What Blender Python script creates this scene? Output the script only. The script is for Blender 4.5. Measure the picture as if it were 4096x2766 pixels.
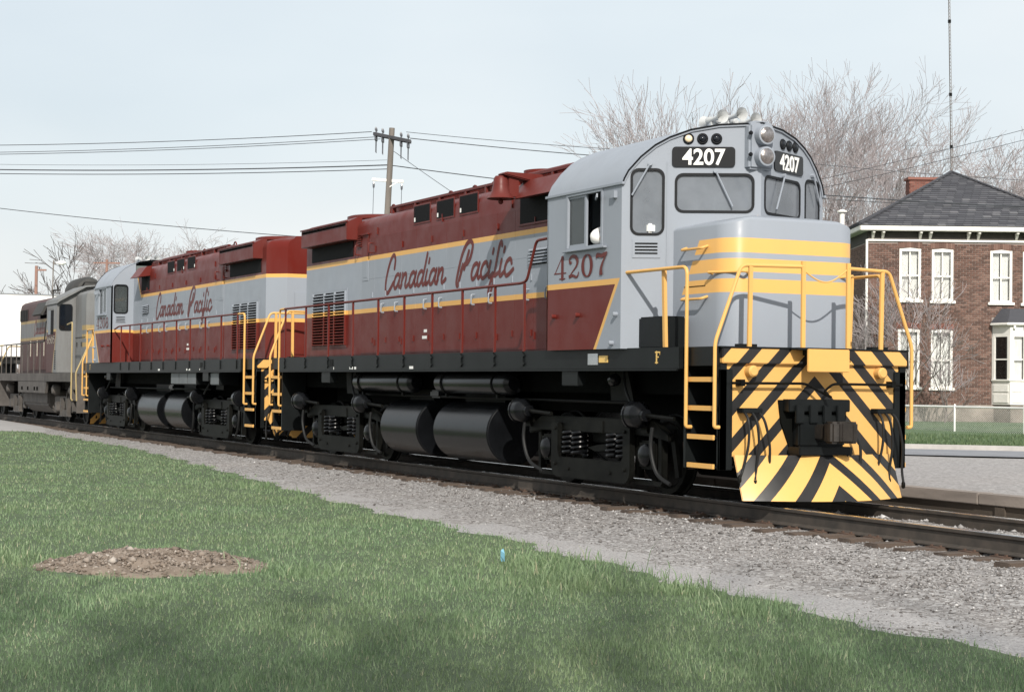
import bpy, bmesh, math, random
import numpy as np
from mathutils import Matrix, Vector
from math import sin, cos, pi, radians, sqrt, atan2
for o in list(bpy.data.objects): bpy.data.objects.remove(o)
SC = bpy.context.scene
COL = SC.collection
# ---------------------------------------------------------------- camera
CAM = Vector((17.684, -12.590, 1.4075)); YAW, PITCH, ROLL = 0.4476, 0.0219, 0.012
fd = Vector((-cos(YAW)*cos(PITCH), sin(YAW)*cos(PITCH), sin(PITCH)))
rt = Vector((sin(YAW), cos(YAW), 0)); up = rt.cross(fd)
r2 = rt*cos(ROLL)+up*sin(ROLL); u2 = up*cos(ROLL)-rt*sin(ROLL)
cd = bpy.data.cameras.new('camera'); cam = bpy.data.objects.new('camera', cd); COL.objects.link(cam)
cd.sensor_width = 36; cd.lens = 36*7011.3/4096; cd.clip_start = .1; cd.clip_end = 3000
cam.matrix_world = Matrix(((r2.x, u2.x, -fd.x, CAM.x), (r2.y, u2.y, -fd.y, CAM.y), (r2.z, u2.z, -fd.z, CAM.z), (0, 0, 0, 1)))
SC.camera = cam
cd.dof.use_dof = False
def PX(u, v, depth):
    'point seen at photograph pixel u,v at the given distance: used to survey where far things stand'
    return CAM + (fd + r2*((u-2048)/7011.3) - u2*((v-1383)/7011.3))*depth
def GP(u, v, z):
    r = fd + r2*((u-2048)/7011.3) - u2*((v-1383)/7011.3); return CAM + r*((z-CAM.z)/r.z)
# ---------------------------------------------------------------- light
SUN_AZ = radians(-21.5); SUN_EL = radians(33.5)
sdir = Vector((cos(SUN_AZ)*cos(SUN_EL), sin(SUN_AZ)*cos(SUN_EL), sin(SUN_EL)))
sl = bpy.data.lights.new('sun', 'SUN'); sl.energy = 4.5; sl.angle = radians(.6); sl.color = (1, .945, .86)
so = bpy.data.objects.new('sun', sl); COL.objects.link(so); so.rotation_euler = sdir.to_track_quat('Z', 'Y').to_euler(); so.location = (0, 0, 60)
W = bpy.data.worlds.new('World'); SC.world = W; W.use_nodes = True
wn = W.node_tree; wn.nodes.clear()
def wnode(t): return wn.nodes.new(t)
sky = wnode('ShaderNodeTexSky'); sky.sky_type = 'NISHITA'; sky.sun_disc = False
sky.sun_elevation = SUN_EL; sky.sun_rotation = pi/2 - SUN_AZ; sky.air_density = 1.0; sky.dust_density = 3.2; sky.ozone_density = 1.6
# thin high cloud veil over the whole sky
tc = wnode('ShaderNodeTexCoord'); mp = wnode('ShaderNodeMapping'); mp.inputs['Scale'].default_value = (1.1, 1.1, 3.2)
nz = wnode('ShaderNodeTexNoise'); nz.inputs['Scale'].default_value = 1.6; nz.inputs['Detail'].default_value = 5; nz.inputs['Roughness'].default_value = .5
rp = wnode('ShaderNodeValToRGB'); rp.color_ramp.elements[0].position = .28; rp.color_ramp.elements[0].color = (.62, .62, .62, 1); rp.color_ramp.elements[1].position = .72; rp.color_ramp.elements[1].color = (.92, .92, .92, 1)
mx = wnode('ShaderNodeMix'); mx.data_type = 'RGBA'; mx.inputs['B'].default_value = (7.3, 8.35, 8.9, 1)
bg = wnode('ShaderNodeBackground'); bg.inputs['Strength'].default_value = .1; wo = wnode('ShaderNodeOutputWorld')
L = wn.links.new
L(tc.outputs['Generated'], mp.inputs['Vector']); L(mp.outputs[0], nz.inputs['Vector']); L(nz.outputs[0], rp.inputs[0]); L(rp.outputs[0], mx.inputs['Factor'])
nz2 = wnode('ShaderNodeTexNoise'); nz2.inputs['Scale'].default_value = 1.15; nz2.inputs['Detail'].default_value = 3; L(mp.outputs[0], nz2.inputs['Vector'])
rp2 = wnode('ShaderNodeValToRGB'); rp2.color_ramp.elements[0].position = .40; rp2.color_ramp.elements[0].color = (8.2, 8.9, 9.2, 1); rp2.color_ramp.elements[1].position = .64; rp2.color_ramp.elements[1].color = (9.8, 9.85, 9.75, 1)
L(nz2.outputs[0], rp2.inputs[0]); L(rp2.outputs[0], mx.inputs['B'])
L(sky.outputs[0], mx.inputs['A']); L(mx.outputs['Result'], bg.inputs['Color']); L(bg.outputs[0], wo.inputs['Surface'])
SC.view_settings.view_transform = 'Standard'; SC.view_settings.look = 'None'; SC.view_settings.gamma = 1; SC.view_settings.exposure = 0.12
SC.render.engine = 'CYCLES'; SC.render.resolution_x = 1024; SC.render.resolution_y = 691
# ---------------------------------------------------------------- materials
class NT:
    def __init__(s, name):
        s.m = bpy.data.materials.new(name); s.m.use_nodes = True; s.t = s.m.node_tree; s.n = s.t.nodes
        s.b = s.n['Principled BSDF']; s.out = s.n['Material Output']
    def node(s, typ, **kw):
        n = s.n.new(typ)
        for k, v in kw.items():
            if hasattr(n, k): setattr(n, k, v)
            else: s.put(n.inputs[k], v)
        return n
    def put(s, inp, v):
        if isinstance(v, bpy.types.NodeSocket): s.t.links.new(v, inp)
        else:
            if hasattr(inp.default_value, '__len__') and not isinstance(v, (int, float)) and len(v) == 3 and len(inp.default_value) == 4: v = (*v, 1)
            inp.default_value = v
    def math(s, op, a, b=0.0, c=None):
        n = s.n.new('ShaderNodeMath'); n.operation = op; s.put(n.inputs[0], a); s.put(n.inputs[1], b)
        if c is not None: s.put(n.inputs[2], c)
        return n.outputs[0]
    def gt(s, a, b): return s.math('GREATER_THAN', a, b)
    def between(s, a, lo, hi): return s.math('MULTIPLY', s.gt(a, lo), s.math('LESS_THAN', a, hi))
    def mix(s, f, a, b, bt='MIX'):
        n = s.n.new('ShaderNodeMix'); n.data_type = 'RGBA'; n.blend_type = bt
        s.put(n.inputs['Factor'], f); s.put(n.inputs['A'], a); s.put(n.inputs['B'], b); return n.outputs['Result']
    def coord(s, which='Object'):
        return s.n.new('ShaderNodeTexCoord').outputs[which]
    def sep(s, v):
        n = s.n.new('ShaderNodeSeparateXYZ'); s.put(n.inputs[0], v); return n.outputs
    def noise(s, vec, scale, detail=4, rough=.55, stretch=None):
        if stretch:
            m = s.n.new('ShaderNodeMapping'); s.put(m.inputs['Vector'], vec); m.inputs['Scale'].default_value = stretch; vec = m.outputs[0]
        n = s.n.new('ShaderNodeTexNoise'); s.put(n.inputs['Vector'], vec); n.inputs['Scale'].default_value = scale
        n.inputs['Detail'].default_value = detail; n.inputs['Roughness'].default_value = rough
        return n.outputs[0]
    def ramp(s, f, stops):
        n = s.n.new('ShaderNodeValToRGB'); s.put(n.inputs[0], f); e = n.color_ramp.elements
        while len(e) < len(stops): e.new(.5)
        for i, (p, c) in enumerate(stops): e[i].position = p; e[i].color = (*c, 1) if len(c) == 3 else c
        return n.outputs[0]
    def rng(s, f, a, b, c, d):
        n = s.n.new('ShaderNodeMapRange'); s.put(n.inputs[0], f)
        for i, v in enumerate((a, b, c, d)): n.inputs[1+i].default_value = v
        return n.outputs[0]
    def bump(s, h, strength=.3, dist=.02):
        n = s.n.new('ShaderNodeBump'); s.put(n.inputs['Height'], h); n.inputs['Strength'].default_value = strength; n.inputs['Distance'].default_value = dist
        s.put(s.b.inputs['Normal'], n.outputs[0])
    def done(s, col=None, rough=None, metal=None, spec=None, coat=None):
        if col is not None: s.put(s.b.inputs['Base Color'], col)
        if rough is not None: s.put(s.b.inputs['Roughness'], rough)
        if metal is not None: s.put(s.b.inputs['Metallic'], metal)
        if spec is not None: s.put(s.b.inputs['Specular IOR Level'], spec)
        if coat is not None: s.put(s.b.inputs['Coat Weight'], coat)
        return s.m
def plain(name, col, rough=.5, metal=0, var=.12, scale=3, bump=0, spec=None, stretch=None):
    n = NT(name); c = n.coord(); f = n.noise(c, scale, 5, .6, stretch)
    lo = tuple(x*(1-var) for x in col); hi = tuple(min(1, x*(1+var)) for x in col)
    if bump: n.bump(n.noise(c, scale*6, 4, .6), bump, .01)
    return n.done(n.ramp(f, [(.3, lo), (.7, hi)]), rough, metal, spec)
MAROON = (.112, .0115, .0075); GREY = (.268, .295, .338); YELLOW = (.68, .385, .115); BLACK = (.0075, .009, .0095)
def paint_finish(n, col, rough=.36, dirt=.25):
    c = n.coord(); f = n.noise(c, 1.3, 6, .6, (1, 1, .35)); g = n.noise(c, 3, 3, .6)
    col = n.mix(n.rng(f, .35, .8, 0, dirt), col, n.mix(.5, col, (.20, .19, .18)))
    z = n.sep(c)[2]
    n.bump(n.noise(c, 1.1, 3, .5), .15, .01)
    return n.done(col, n.rng(g, .3, .7, rough-.04, rough+.12), 0, .2, .0)
def m_hood():
    n = NT('hood_livery'); x, y, z = n.sep(n.coord())
    # panel of maroon between the stripes ends in a slanted edge behind the cab
    d = n.math('ADD', x, n.math('MULTIPLY', n.math('SUBTRACT', 4.46, z), .78))      # > -4.43 is ahead of the slant
    up_m = n.math('MULTIPLY', n.gt(z, 3.745), n.math('LESS_THAN', d, -4.50))
    up_y = n.math('MULTIPLY', n.gt(z, 3.665), n.math('LESS_THAN', d, -4.40))
    c = n.mix(n.math('LESS_THAN', z, 2.78), GREY, YELLOW); c = n.mix(n.math('LESS_THAN', z, 2.70), c, MAROON)
    c = n.mix(up_y, c, YELLOW); c = n.mix(up_m, c, MAROON)
    return paint_finish(n, c)
def m_cab():
    n = NT('cab_livery'); x, y, z = n.sep(n.coord())
    d = n.math('SUBTRACT', x, n.math('MULTIPLY', n.math('SUBTRACT', z, 1.894), .69))   # < -2.741 behind slant
    c = n.mix(n.math('MULTIPLY', n.math('LESS_THAN', z, 2.797), n.math('LESS_THAN', d, -2.70)), GREY, YELLOW)
    c = n.mix(n.math('MULTIPLY', n.math('LESS_THAN', z, 2.722), n.math('LESS_THAN', d, -2.775)), c, MAROON)
    return paint_finish(n, c)
def m_nose():
    n = NT('nose_livery'); x, y, z = n.sep(n.coord())
    a = n.between(z, 3.06, 3.24)
    for lo, hi in ((2.825, 2.988), (2.572, 2.74)): a = n.math('ADD', a, n.between(z, lo, hi))
    d = n.math('ADD', x, n.math('MULTIPLY', n.math('SUBTRACT', 3.24, z), .62))
    return paint_finish(n, n.mix(n.math('MULTIPLY', a, n.gt(d, -1.10)), GREY, YELLOW))
CH0, CHP = .356, .433
def m_chev(name='chevron_stripes', gloss=False):
    n = NT(name); x, y, z = n.sep(n.coord())
    f = n.math('ADD', n.math('ABSOLUTE', y), z)
    f = n.math('FRACT', n.math('MULTIPLY', n.math('ADD', f, CH0), 1/CHP))
    return paint_finish(n, n.mix(n.math('LESS_THAN', f, .41), YELLOW, (.014, .014, .015)), .27 if gloss else .42)
MT = {}
MT['hood'] = m_hood(); MT['cab'] = m_cab(); MT['nose'] = m_nose(); MT['chev'] = m_chev(); MT['plough'] = m_chev('glossy_chevron_stripes', True)
def solid(name, col, rough=.38): return paint_finish(NT(name), col, rough)
MT['maroon'] = solid('maroon_paint', MAROON); MT['grey'] = solid('grey_paint', GREY); MT['yellow'] = solid('yellow_paint', YELLOW, .42)
MT['black'] = plain('black_frame_paint', BLACK, .42, 0, .3, 2, 0, .18); MT['truck'] = plain('truck_black', (.0055, .0057, .0050), .5, 0, .6, 3, .1, .09)
MT['gloss'] = plain('gloss_black_tank', (.0045, .005, .006), .26, 0, .5, 2, 0, .26)
MT['dark'] = plain('dark_void', (.005, .005, .005), .9, 0, .1, 3, 0, 0); MT['screen'] = plain('intake_screen', (.009, .009, .010), .7, 0, .3, 30, 0, .1)
MT['white'] = plain('white_paint', (.8, .8, .78), .5, 0, .05); MT['steel'] = plain('bright_steel', (.55, .56, .57), .25, .9, .1)
MT['lens_dark'] = plain('dark_lens', (.006, .008, .012), .06); MT['lens_lit'] = plain('cream_lens', (.80, .66, .46), .2, 0, .05)
MT['board'] = plain('number_board', (.008, .009, .011), .3, 0, .1, 3, 0, .3); MT['lamp'] = plain('lamp_reflector', (.34, .31, .30), .10, .9, .35, 22, .3)
MT['rubber'] = plain('rubber_hose', (.01, .0105, .011), .6, 0, .2, 3, 0, .3); MT['gasket'] = plain('window_gasket', (.007, .008, .010), .5, 0, .1, 3, 0, .2)
MT['rust'] = plain('rusty_steel', (.09, .055, .04), .75, .2, .4, 8, .2)
MT['coupler'] = plain('coupler_steel', (.022, .018, .015), .6, .2, .4, 6, .2)
MT['skin'] = plain('skin', (.5, .3, .22), .55, 0, .05); MT['shirt'] = plain('white_shirt', (.78, .76, .74), .8, 0, .05, 9, .1)
MT['interior'] = plain('cab_interior', (.10, .115, .11), .7); 
MT['under'] = plain('underframe_shadow_black', (.005, .0055, .005), .8, 0, .2, 3, 0, .05); MT['lid'] = plain('sunlit_grey_box', (.13, .14, .15), .55)  # lid grey is lightened to imitate sun on the equipment boxes
MT['horn'] = plain('horn_metal', (.52, .53, .53), .35, .2, .1)
MT['gold'] = plain('gilt_paint', (.72, .47, .14), .45); 
def glass(name, film, amt, tint):
    n = NT(name); n.n.remove(n.b)
    tr = n.node('ShaderNodeBsdfTransparent'); tr.inputs[0].default_value = (*tint, 1)
    df = n.node('ShaderNodeBsdfDiffuse'); df.inputs[0].default_value = (*film, 1)
    gl = n.node('ShaderNodeBsdfGlossy'); gl.inputs['Roughness'].default_value = .03
    m1 = n.node('ShaderNodeMixShader'); n.put(m1.inputs[0], n.rng(n.noise(n.coord(), 2.2, 4), .3, .7, amt*.8, amt*1.2)); n.t.links.new(tr.outputs[0], m1.inputs[1]); n.t.links.new(df.outputs[0], m1.inputs[2])
    fr = n.node('ShaderNodeFresnel'); fr.inputs[0].default_value = 1.52
    m2 = n.node('ShaderNodeMixShader'); n.t.links.new(fr.outputs[0], m2.inputs[0]); n.t.links.new(m1.outputs[0], m2.inputs[1]); n.t.links.new(gl.outputs[0], m2.inputs[2])
    n.t.links.new(m2.outputs[0], n.out.inputs[0]); return n.m
MT['glass'] = glass('cab_glass', (.27, .295, .335), .50, (.6, .66, .68)); MT['glass_side'] = glass('side_glass', (.25, .28, .29), .18, (.6, .66, .66))
# ---------------------------------------------------------------- geometry helpers
class MB:
    def __init__(s): s.v = []; s.f = []
    def add(s, vs, fs):
        k = len(s.v); s.v += [tuple(v) for v in vs]; s.f += [tuple(i+k for i in f) for f in fs]; return s
    def box(s, x0, x1, y0, y1, z0, z1):
        if x0 > x1: x0, x1 = x1, x0
        if y0 > y1: y0, y1 = y1, y0
        if z0 > z1: z0, z1 = z1, z0
        return s.add([(x0,y0,z0),(x1,y0,z0),(x1,y1,z0),(x0,y1,z0),(x0,y0,z1),(x1,y0,z1),(x1,y1,z1),(x0,y1,z1)],
                     [(0,3,2,1),(4,5,6,7),(0,1,5,4),(1,2,6,5),(2,3,7,6),(3,0,4,7)])
    def obox(s, M, sx, sy, sz):
        m = MB().box(-sx/2, sx/2, -sy/2, sy/2, -sz/2, sz/2); return s.add([M @ Vector(v) for v in m.v], m.f)
    def bar(s, a, b, w, h, upv=(0, 0, 1)):
        a = Vector(a); b = Vector(b); d = b-a; L_ = d.length; d.normalize(); u = Vector(upv)
        if abs(d.dot(u)) > .97: u = Vector((1, 0, 0))
        r = d.cross(u).normalized(); u = r.cross(d)
        M = Matrix((( d.x, r.x, u.x, 0), (d.y, r.y, u.y, 0), (d.z, r.z, u.z, 0), (0, 0, 0, 1)))
        M.translation = (a+b)/2; return s.obox(M, L_, w, h)
    def prism(s, pts, axis, a, b):
        n = len(pts)
        def P(p, t): return {'x': (t, p[0], p[1]), 'y': (p[0], t, p[1]), 'z': (p[0], p[1], t)}[axis]
        vs = [P(p, a) for p in pts]+[P(p, b) for p in pts]
        fs = [tuple(range(n))[::-1], tuple(range(n, 2*n))]+[(i, (i+1) % n, n+(i+1) % n, n+i) for i in range(n)]
        return s.add(vs, fs)
    def tube(s, path, r, n=8, cap=True, closed=False):
        pts = [Vector(p) for p in path]; m = len(pts); rings = []; prev = None
        for i, p in enumerate(pts):
            if closed: t = pts[(i+1) % m]-pts[i-1]
            else: t = (pts[min(i+1, m-1)]-pts[max(i-1, 0)])
            t.normalize()
            if prev is None:
                ref = Vector((0, 0, 1)) if abs(t.z) < .9 else Vector((1, 0, 0)); a = t.cross(ref).normalized()
            else:
                a = prev-t*prev.dot(t)
                if a.length < 1e-6: a = t.cross(Vector((0, 0, 1)))
                a.normalize()
            prev = a; b = t.cross(a); rr = r[i] if hasattr(r, '__len__') else r
            rings.append([p+(a*cos(2*pi*k/n)+b*sin(2*pi*k/n))*rr for k in range(n)])
        vs = [v for R in rings for v in R]; fs = []
        for i in range(m if closed else m-1):
            j = (i+1) % m
            for k in range(n): fs.append((i*n+k, i*n+(k+1) % n, j*n+(k+1) % n, j*n+k))
        if cap and not closed: fs += [tuple(range(n))[::-1], tuple((m-1)*n+k for k in range(n))]
        return s.add(vs, fs)
    def lathe(s, prof, o, axis, n=20):
        o = Vector(o); d = Vector(axis).normalized(); ref = Vector((0, 0, 1)) if abs(d.z) < .9 else Vector((1, 0, 0))
        a = d.cross(ref).normalized(); b = d.cross(a); vs = []; fs = []
        for (r, h) in prof: vs += [o+d*h+(a*cos(2*pi*k/n)+b*sin(2*pi*k/n))*r for k in range(n)]
        for i in range(len(prof)-1):
            for k in range(n): fs.append((i*n+k, i*n+(k+1) % n, (i+1)*n+(k+1) % n, (i+1)*n+k))
        fs += [tuple(range(n))[::-1], tuple((len(prof)-1)*n+k for k in range(n))]
        return s.add(vs, fs)
    def loft(s, secs, cap=True, closed=True):
        n = len(secs[0]); vs = [v for S in secs for v in S]; fs = []
        for i in range(len(secs)-1):
            for k in range(n if closed else n-1): fs.append((i*n+k, i*n+(k+1) % n, (i+1)*n+(k+1) % n, (i+1)*n+k))
        if cap: fs += [tuple(range(n))[::-1], tuple((len(secs)-1)*n+k for k in range(n))]
        return s.add(vs, fs)
    def mesh(s, name, bevel=0, smooth=False, seg=2, ang=35):
        bm = bmesh.new(); vv = [bm.verts.new(v) for v in s.v]
        for f in s.f:
            try: bm.faces.new([vv[i] for i in f])
            except ValueError: pass
        bmesh.ops.recalc_face_normals(bm, faces=bm.faces)
        if bevel:
            es = [e for e in bm.edges if len(e.link_faces) == 2 and e.calc_face_angle(0) > .5]
            bmesh.ops.bevel(bm, geom=es, offset=bevel, segments=seg, affect='EDGES', clamp_overlap=True)
        me = bpy.data.meshes.new(name); bm.to_mesh(me); bm.free()
        if smooth or bevel:
            for p in me.polygons: p.use_smooth = True
            me.set_sharp_from_angle(angle=radians(ang))
        return me
    def build(s, name, mat, parent=None, bevel=0, smooth=False, **kw):
        return put(name, s.mesh(name, bevel, smooth, **kw), mat, parent)
def put(name, me, mat, parent=None, loc=None):
    if mat is not None and not me.materials: me.materials.append(MT[mat] if isinstance(mat, str) else mat)
    o = bpy.data.objects.new(name, me); COL.objects.link(o)
    if parent is not None: o.parent = parent
    if loc is not None: o.location = loc
    return o
def tag(o, label=None, cat=None, group=None, kind=None):
    for k, v in (('label', label), ('category', cat), ('group', group), ('kind', kind)):
        if v: o[k] = v
    return o
def empty(name, label, cat, loc=(0, 0, 0), rz=0, group=None):
    o = bpy.data.objects.new(name, None); COL.objects.link(o); o.location = loc; o.rotation_euler = (0, 0, rz); o.empty_display_size = .3
    return tag(o, label, cat, group)
def arc(cx, cy, r, a0, a1, n): return [(cx+r*cos(a0+(a1-a0)*i/n), cy+r*sin(a0+(a1-a0)*i/n)) for i in range(n+1)]
def rr(x0, x1, y0, y1, r, n=5):
    P = []
    for cx, cy, a in ((x1-r, y1-r, 0), (x0+r, y1-r, pi/2), (x0+r, y0+r, pi), (x1-r, y0+r, 1.5*pi)): P += arc(cx, cy, r, a, a+pi/2, n)
    return P
def panel(name, outs, thick, M, mat, parent):
    'flat sheet with holes: 2-D outlines filled and given thickness'
    cu = bpy.data.curves.new(name, 'CURVE'); cu.dimensions = '2D'; cu.fill_mode = 'BOTH'; cu.extrude = thick/2
    for P in outs:
        sp = cu.splines.new('POLY'); sp.points.add(len(P)-1); sp.use_cyclic_u = True
        for i, q in enumerate(P): sp.points[i].co = (q[0], q[1], 0, 1)
    t = bpy.data.objects.new('t', cu); COL.objects.link(t)
    dg = bpy.context.evaluated_depsgraph_get(); me = bpy.data.meshes.new_from_object(t.evaluated_get(dg)); bpy.data.objects.remove(t); bpy.data.curves.remove(cu)
    me.name = name; me.transform(M); me.materials.clear(); return put(name, me, mat, parent)
def frameM(o, ex, ey):
    ex = Vector(ex).normalized(); ey = Vector(ey).normalized(); ez = ex.cross(ey); o = Vector(o)
    return Matrix(((ex.x, ey.x, ez.x, o.x), (ex.y, ey.y, ez.y, o.y), (ex.z, ey.z, ez.z, o.z), (0, 0, 0, 1)))
def text(name, s, size, M, mat, parent, thick=.004, sx=1, bold=0, align='CENTER'):
    cu = bpy.data.curves.new(name, 'FONT'); cu.body = s; cu.size = size; cu.extrude = thick; cu.offset = bold; cu.align_x = align
    t = bpy.data.objects.new('t', cu); COL.objects.link(t)
    dg = bpy.context.evaluated_depsgraph_get(); me = bpy.data.meshes.new_from_object(t.evaluated_get(dg)); bpy.data.objects.remove(t); bpy.data.curves.remove(cu)
    me.transform(M @ Matrix.Diagonal((sx, 1, 1, 1))); me.materials.clear(); return put(name, me, mat, parent)
def fillet(path, r, n=5):
    'rounds the corners of a polyline'
    P = [Vector(p) for p in path]; out = [P[0]]
    for i in range(1, len(P)-1):
        a, b, c = P[i-1], P[i], P[i+1]; d1 = (a-b); d2 = (c-b); q = min(r, d1.length*.45, d2.length*.45)
        p0 = b+d1.normalized()*q; p2 = b+d2.normalized()*q
        for k in range(n+1):
            t = k/n; out.append(p0*(1-t)**2+b*2*t*(1-t)+p2*t*t)
    out.append(P[-1]); return out
def smoothpts(P, n=6):
    P = [Vector((*p, 0)) if len(p) == 2 else Vector(p) for p in P]
    if len(P) < 3: return P
    out = []
    for i in range(len(P)-1):
        p0 = P[max(i-1, 0)]; p1 = P[i]; p2 = P[i+1]; p3 = P[min(i+2, len(P)-1)]
        for k in range(n):
            t = k/n; out.append(.5*((2*p1)+(p2-p0)*t+(2*p0-5*p1+4*p2-p3)*t*t+(3*p1-p0-3*p2+p3)*t**3))
    out.append(P[-1]); return out
# ---------------------------------------------------------------- painted lettering
def ribbon(mb, pts, w, base=0.0, n=6, taper=None):
    P = smoothpts(pts, n); m = len(P); Ls = []; Rs = []
    for i in range(m):
        t = (P[min(i+1, m-1)]-P[max(i-1, 0)]); t.normalize(); nn = Vector((-t.y, t.x, 0)); ww = (w(i/(m-1)) if callable(w) else w)/2
        off = Vector((0, 0, base+.0006*i/m)); Ls.append(P[i]+nn*ww+off); Rs.append(P[i]-nn*ww+off)
    mb.add(Ls+Rs, [(i, m+i, m+i+1, i+1) for i in range(m-1)])
    if not callable(w):
        for c, k in ((P[0], 0), (P[-1], m-1)):
            vs = [Vector((c.x+cos(a*pi/4)*w/2, c.y+sin(a*pi/4)*w/2, base+.0007+.0001*k/m)) for a in range(8)]; mb.add(vs, [tuple(range(8))])
_A = [[(.85,.75),(.6,1.0),(.25,.85),(.1,.4),(.25,.03),(.55,.12),(.82,.6)], [(.92,1.0),(.82,.4),(.95,.03),(1.25,.25)]]
GLY = {'C': ([[(1.12,1.45),(1.12,2.05),(.85,2.4),(.5,2.15),(.22,1.5),(.05,.6),(.15,-.1),(.5,-.25),(.85,.05),(1.2,.45)]], 1.2), 'a': (_A, 1.1),
 'n': ([[(.12,1.0),(.05,0)], [(.08,.45),(.35,.9),(.62,.95),(.68,.65),(.62,.2),(.78,.02),(1.15,.25)]], 1.1),
 'd': ([_A[0], [(1.12,2.15),(.95,1.2),(.82,.4),(.95,.03),(1.3,.25)]], 1.15), 'i': ([[(.15,1.0),(.05,.3),(.2,.02),(.55,.25)], [(.28,1.5),(.32,1.75)]], .5),
 'P': ([[(.95,1.85),(.75,1.2),(.62,.75)], [(.25,.6),(.45,1.1),(.2,.2),(.05,-.3),(-.15,-.1),(-.1,.5),(.15,1.6),(.55,2.3),(1.0,2.5),(1.35,2.2),(1.25,1.5),(.95,1.1),(.62,1.05)]], 1.5),
 'c': ([[(.8,.72),(.6,1.0),(.25,.85),(.1,.4),(.3,.02),(.6,.05),(1.05,.35)]], .95),
 'f': ([[(.75,1.9),(.6,2.15),(.42,1.8),(.3,.8),(.15,-.6),(-.05,-1.2),(-.22,-.9),(-.05,-.2),(.4,.1),(.85,.3)]], .75)}
def script(word, sx, sy, slant=.26, w=.070):
    mb = MB(); x = 0; k = 0
    for ch in word:
        st, adv = GLY[ch]
        for s in st:
            ribbon(mb, [((x+p[0])*sx+p[1]*sy*slant, p[1]*sy) for p in s], w*(1.15 if ch in 'CP' else 1), .0016*(k % 3)); k += 1
        x += adv
    return mb
def xform(mb, M): mb.v = [tuple(M @ Vector(v)) for v in mb.v]; return mb
def serif(d):
    'Roman numerals in a 1 x 1.3 box as thick-and-thin strokes'
    mb = MB(); R = lambda p, w, b=0: ribbon(mb, p, w, b, 8)
    if d == '4': R([(.6,1.3),(.05,.38)], .06); R([(.0,.36),(.95,.36)], .07, .001); R([(.66,1.3),(.66,.02)], .2, .002); R([(.45,.03),(.88,.03)], .07, .003)
    if d == '2': R([(.2,.95),(.12,1.08),(.3,1.28),(.6,1.25),(.78,1.0),(.7,.7),(.35,.35),(.12,.1)], lambda t: .07+.14*sin(pi*min(1, t*1.1))**2); R([(.1,.1),(.4,.16),(.7,.05),(.85,.18),(.88,.35)], lambda t: .2-.14*t, .001); R([(.2,.95),(.24,.92)], .2, .002)
    if d == '0':
        R([(.45+.34*sin(a), .65+.63*cos(a)) for a in [2*pi*i/16 for i in range(17)]], lambda t: .07+.15*abs(sin(2*pi*t)))
    if d == '7': R([(.1,1.0),(.15,1.2),(.45,1.12),(.7,1.2),(.9,1.27)], lambda t: .1+.14*sin(pi*t)); R([(.88,1.25),(.6,.8),(.45,.4),(.45,.02)], lambda t: .06+.2*t, .001)
    if d == '8': R([(.45+.27*sin(a), .97+.3*cos(a)) for a in [2*pi*i/14 for i in range(15)]], lambda t: .06+.1*abs(sin(2*pi*t))); R([(.45+.35*sin(a), .36+.34*cos(a)) for a in [2*pi*i/14 for i in range(15)]], lambda t: .06+.14*abs(sin(2*pi*t)), .001)
    if d == '5': R([(.8,1.25),(.25,1.22)], .15); R([(.25,1.25),(.2,.72),(.5,.82),(.8,.6),(.75,.2),(.4,.02),(.12,.15)], lambda t: .08+.12*sin(pi*t)**2, .001)
    if d == '1': R([(.45,1.3),(.45,0)], .2); R([(.2,.03),(.7,.03)], .07, .001)
    return mb
def numerals(s, h, adv, wd):
    mb = MB()
    for i, d in enumerate(s):
        g = serif(d); xform(g, Matrix.Translation((i*adv, 0, .003*i)) @ Matrix.Diagonal((wd, h/1.3, 1, 1))); mb.add(g.v, g.f)
    return mb
def sideM(x, y, z):
    'frame on a side wall: letters read left to right from outside'
    return frameM((x, y, z), (1, 0, 0), (0, 0, 1)) if y < 0 else frameM((x, y, z), (-1, 0, 0), (0, 0, 1))
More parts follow.
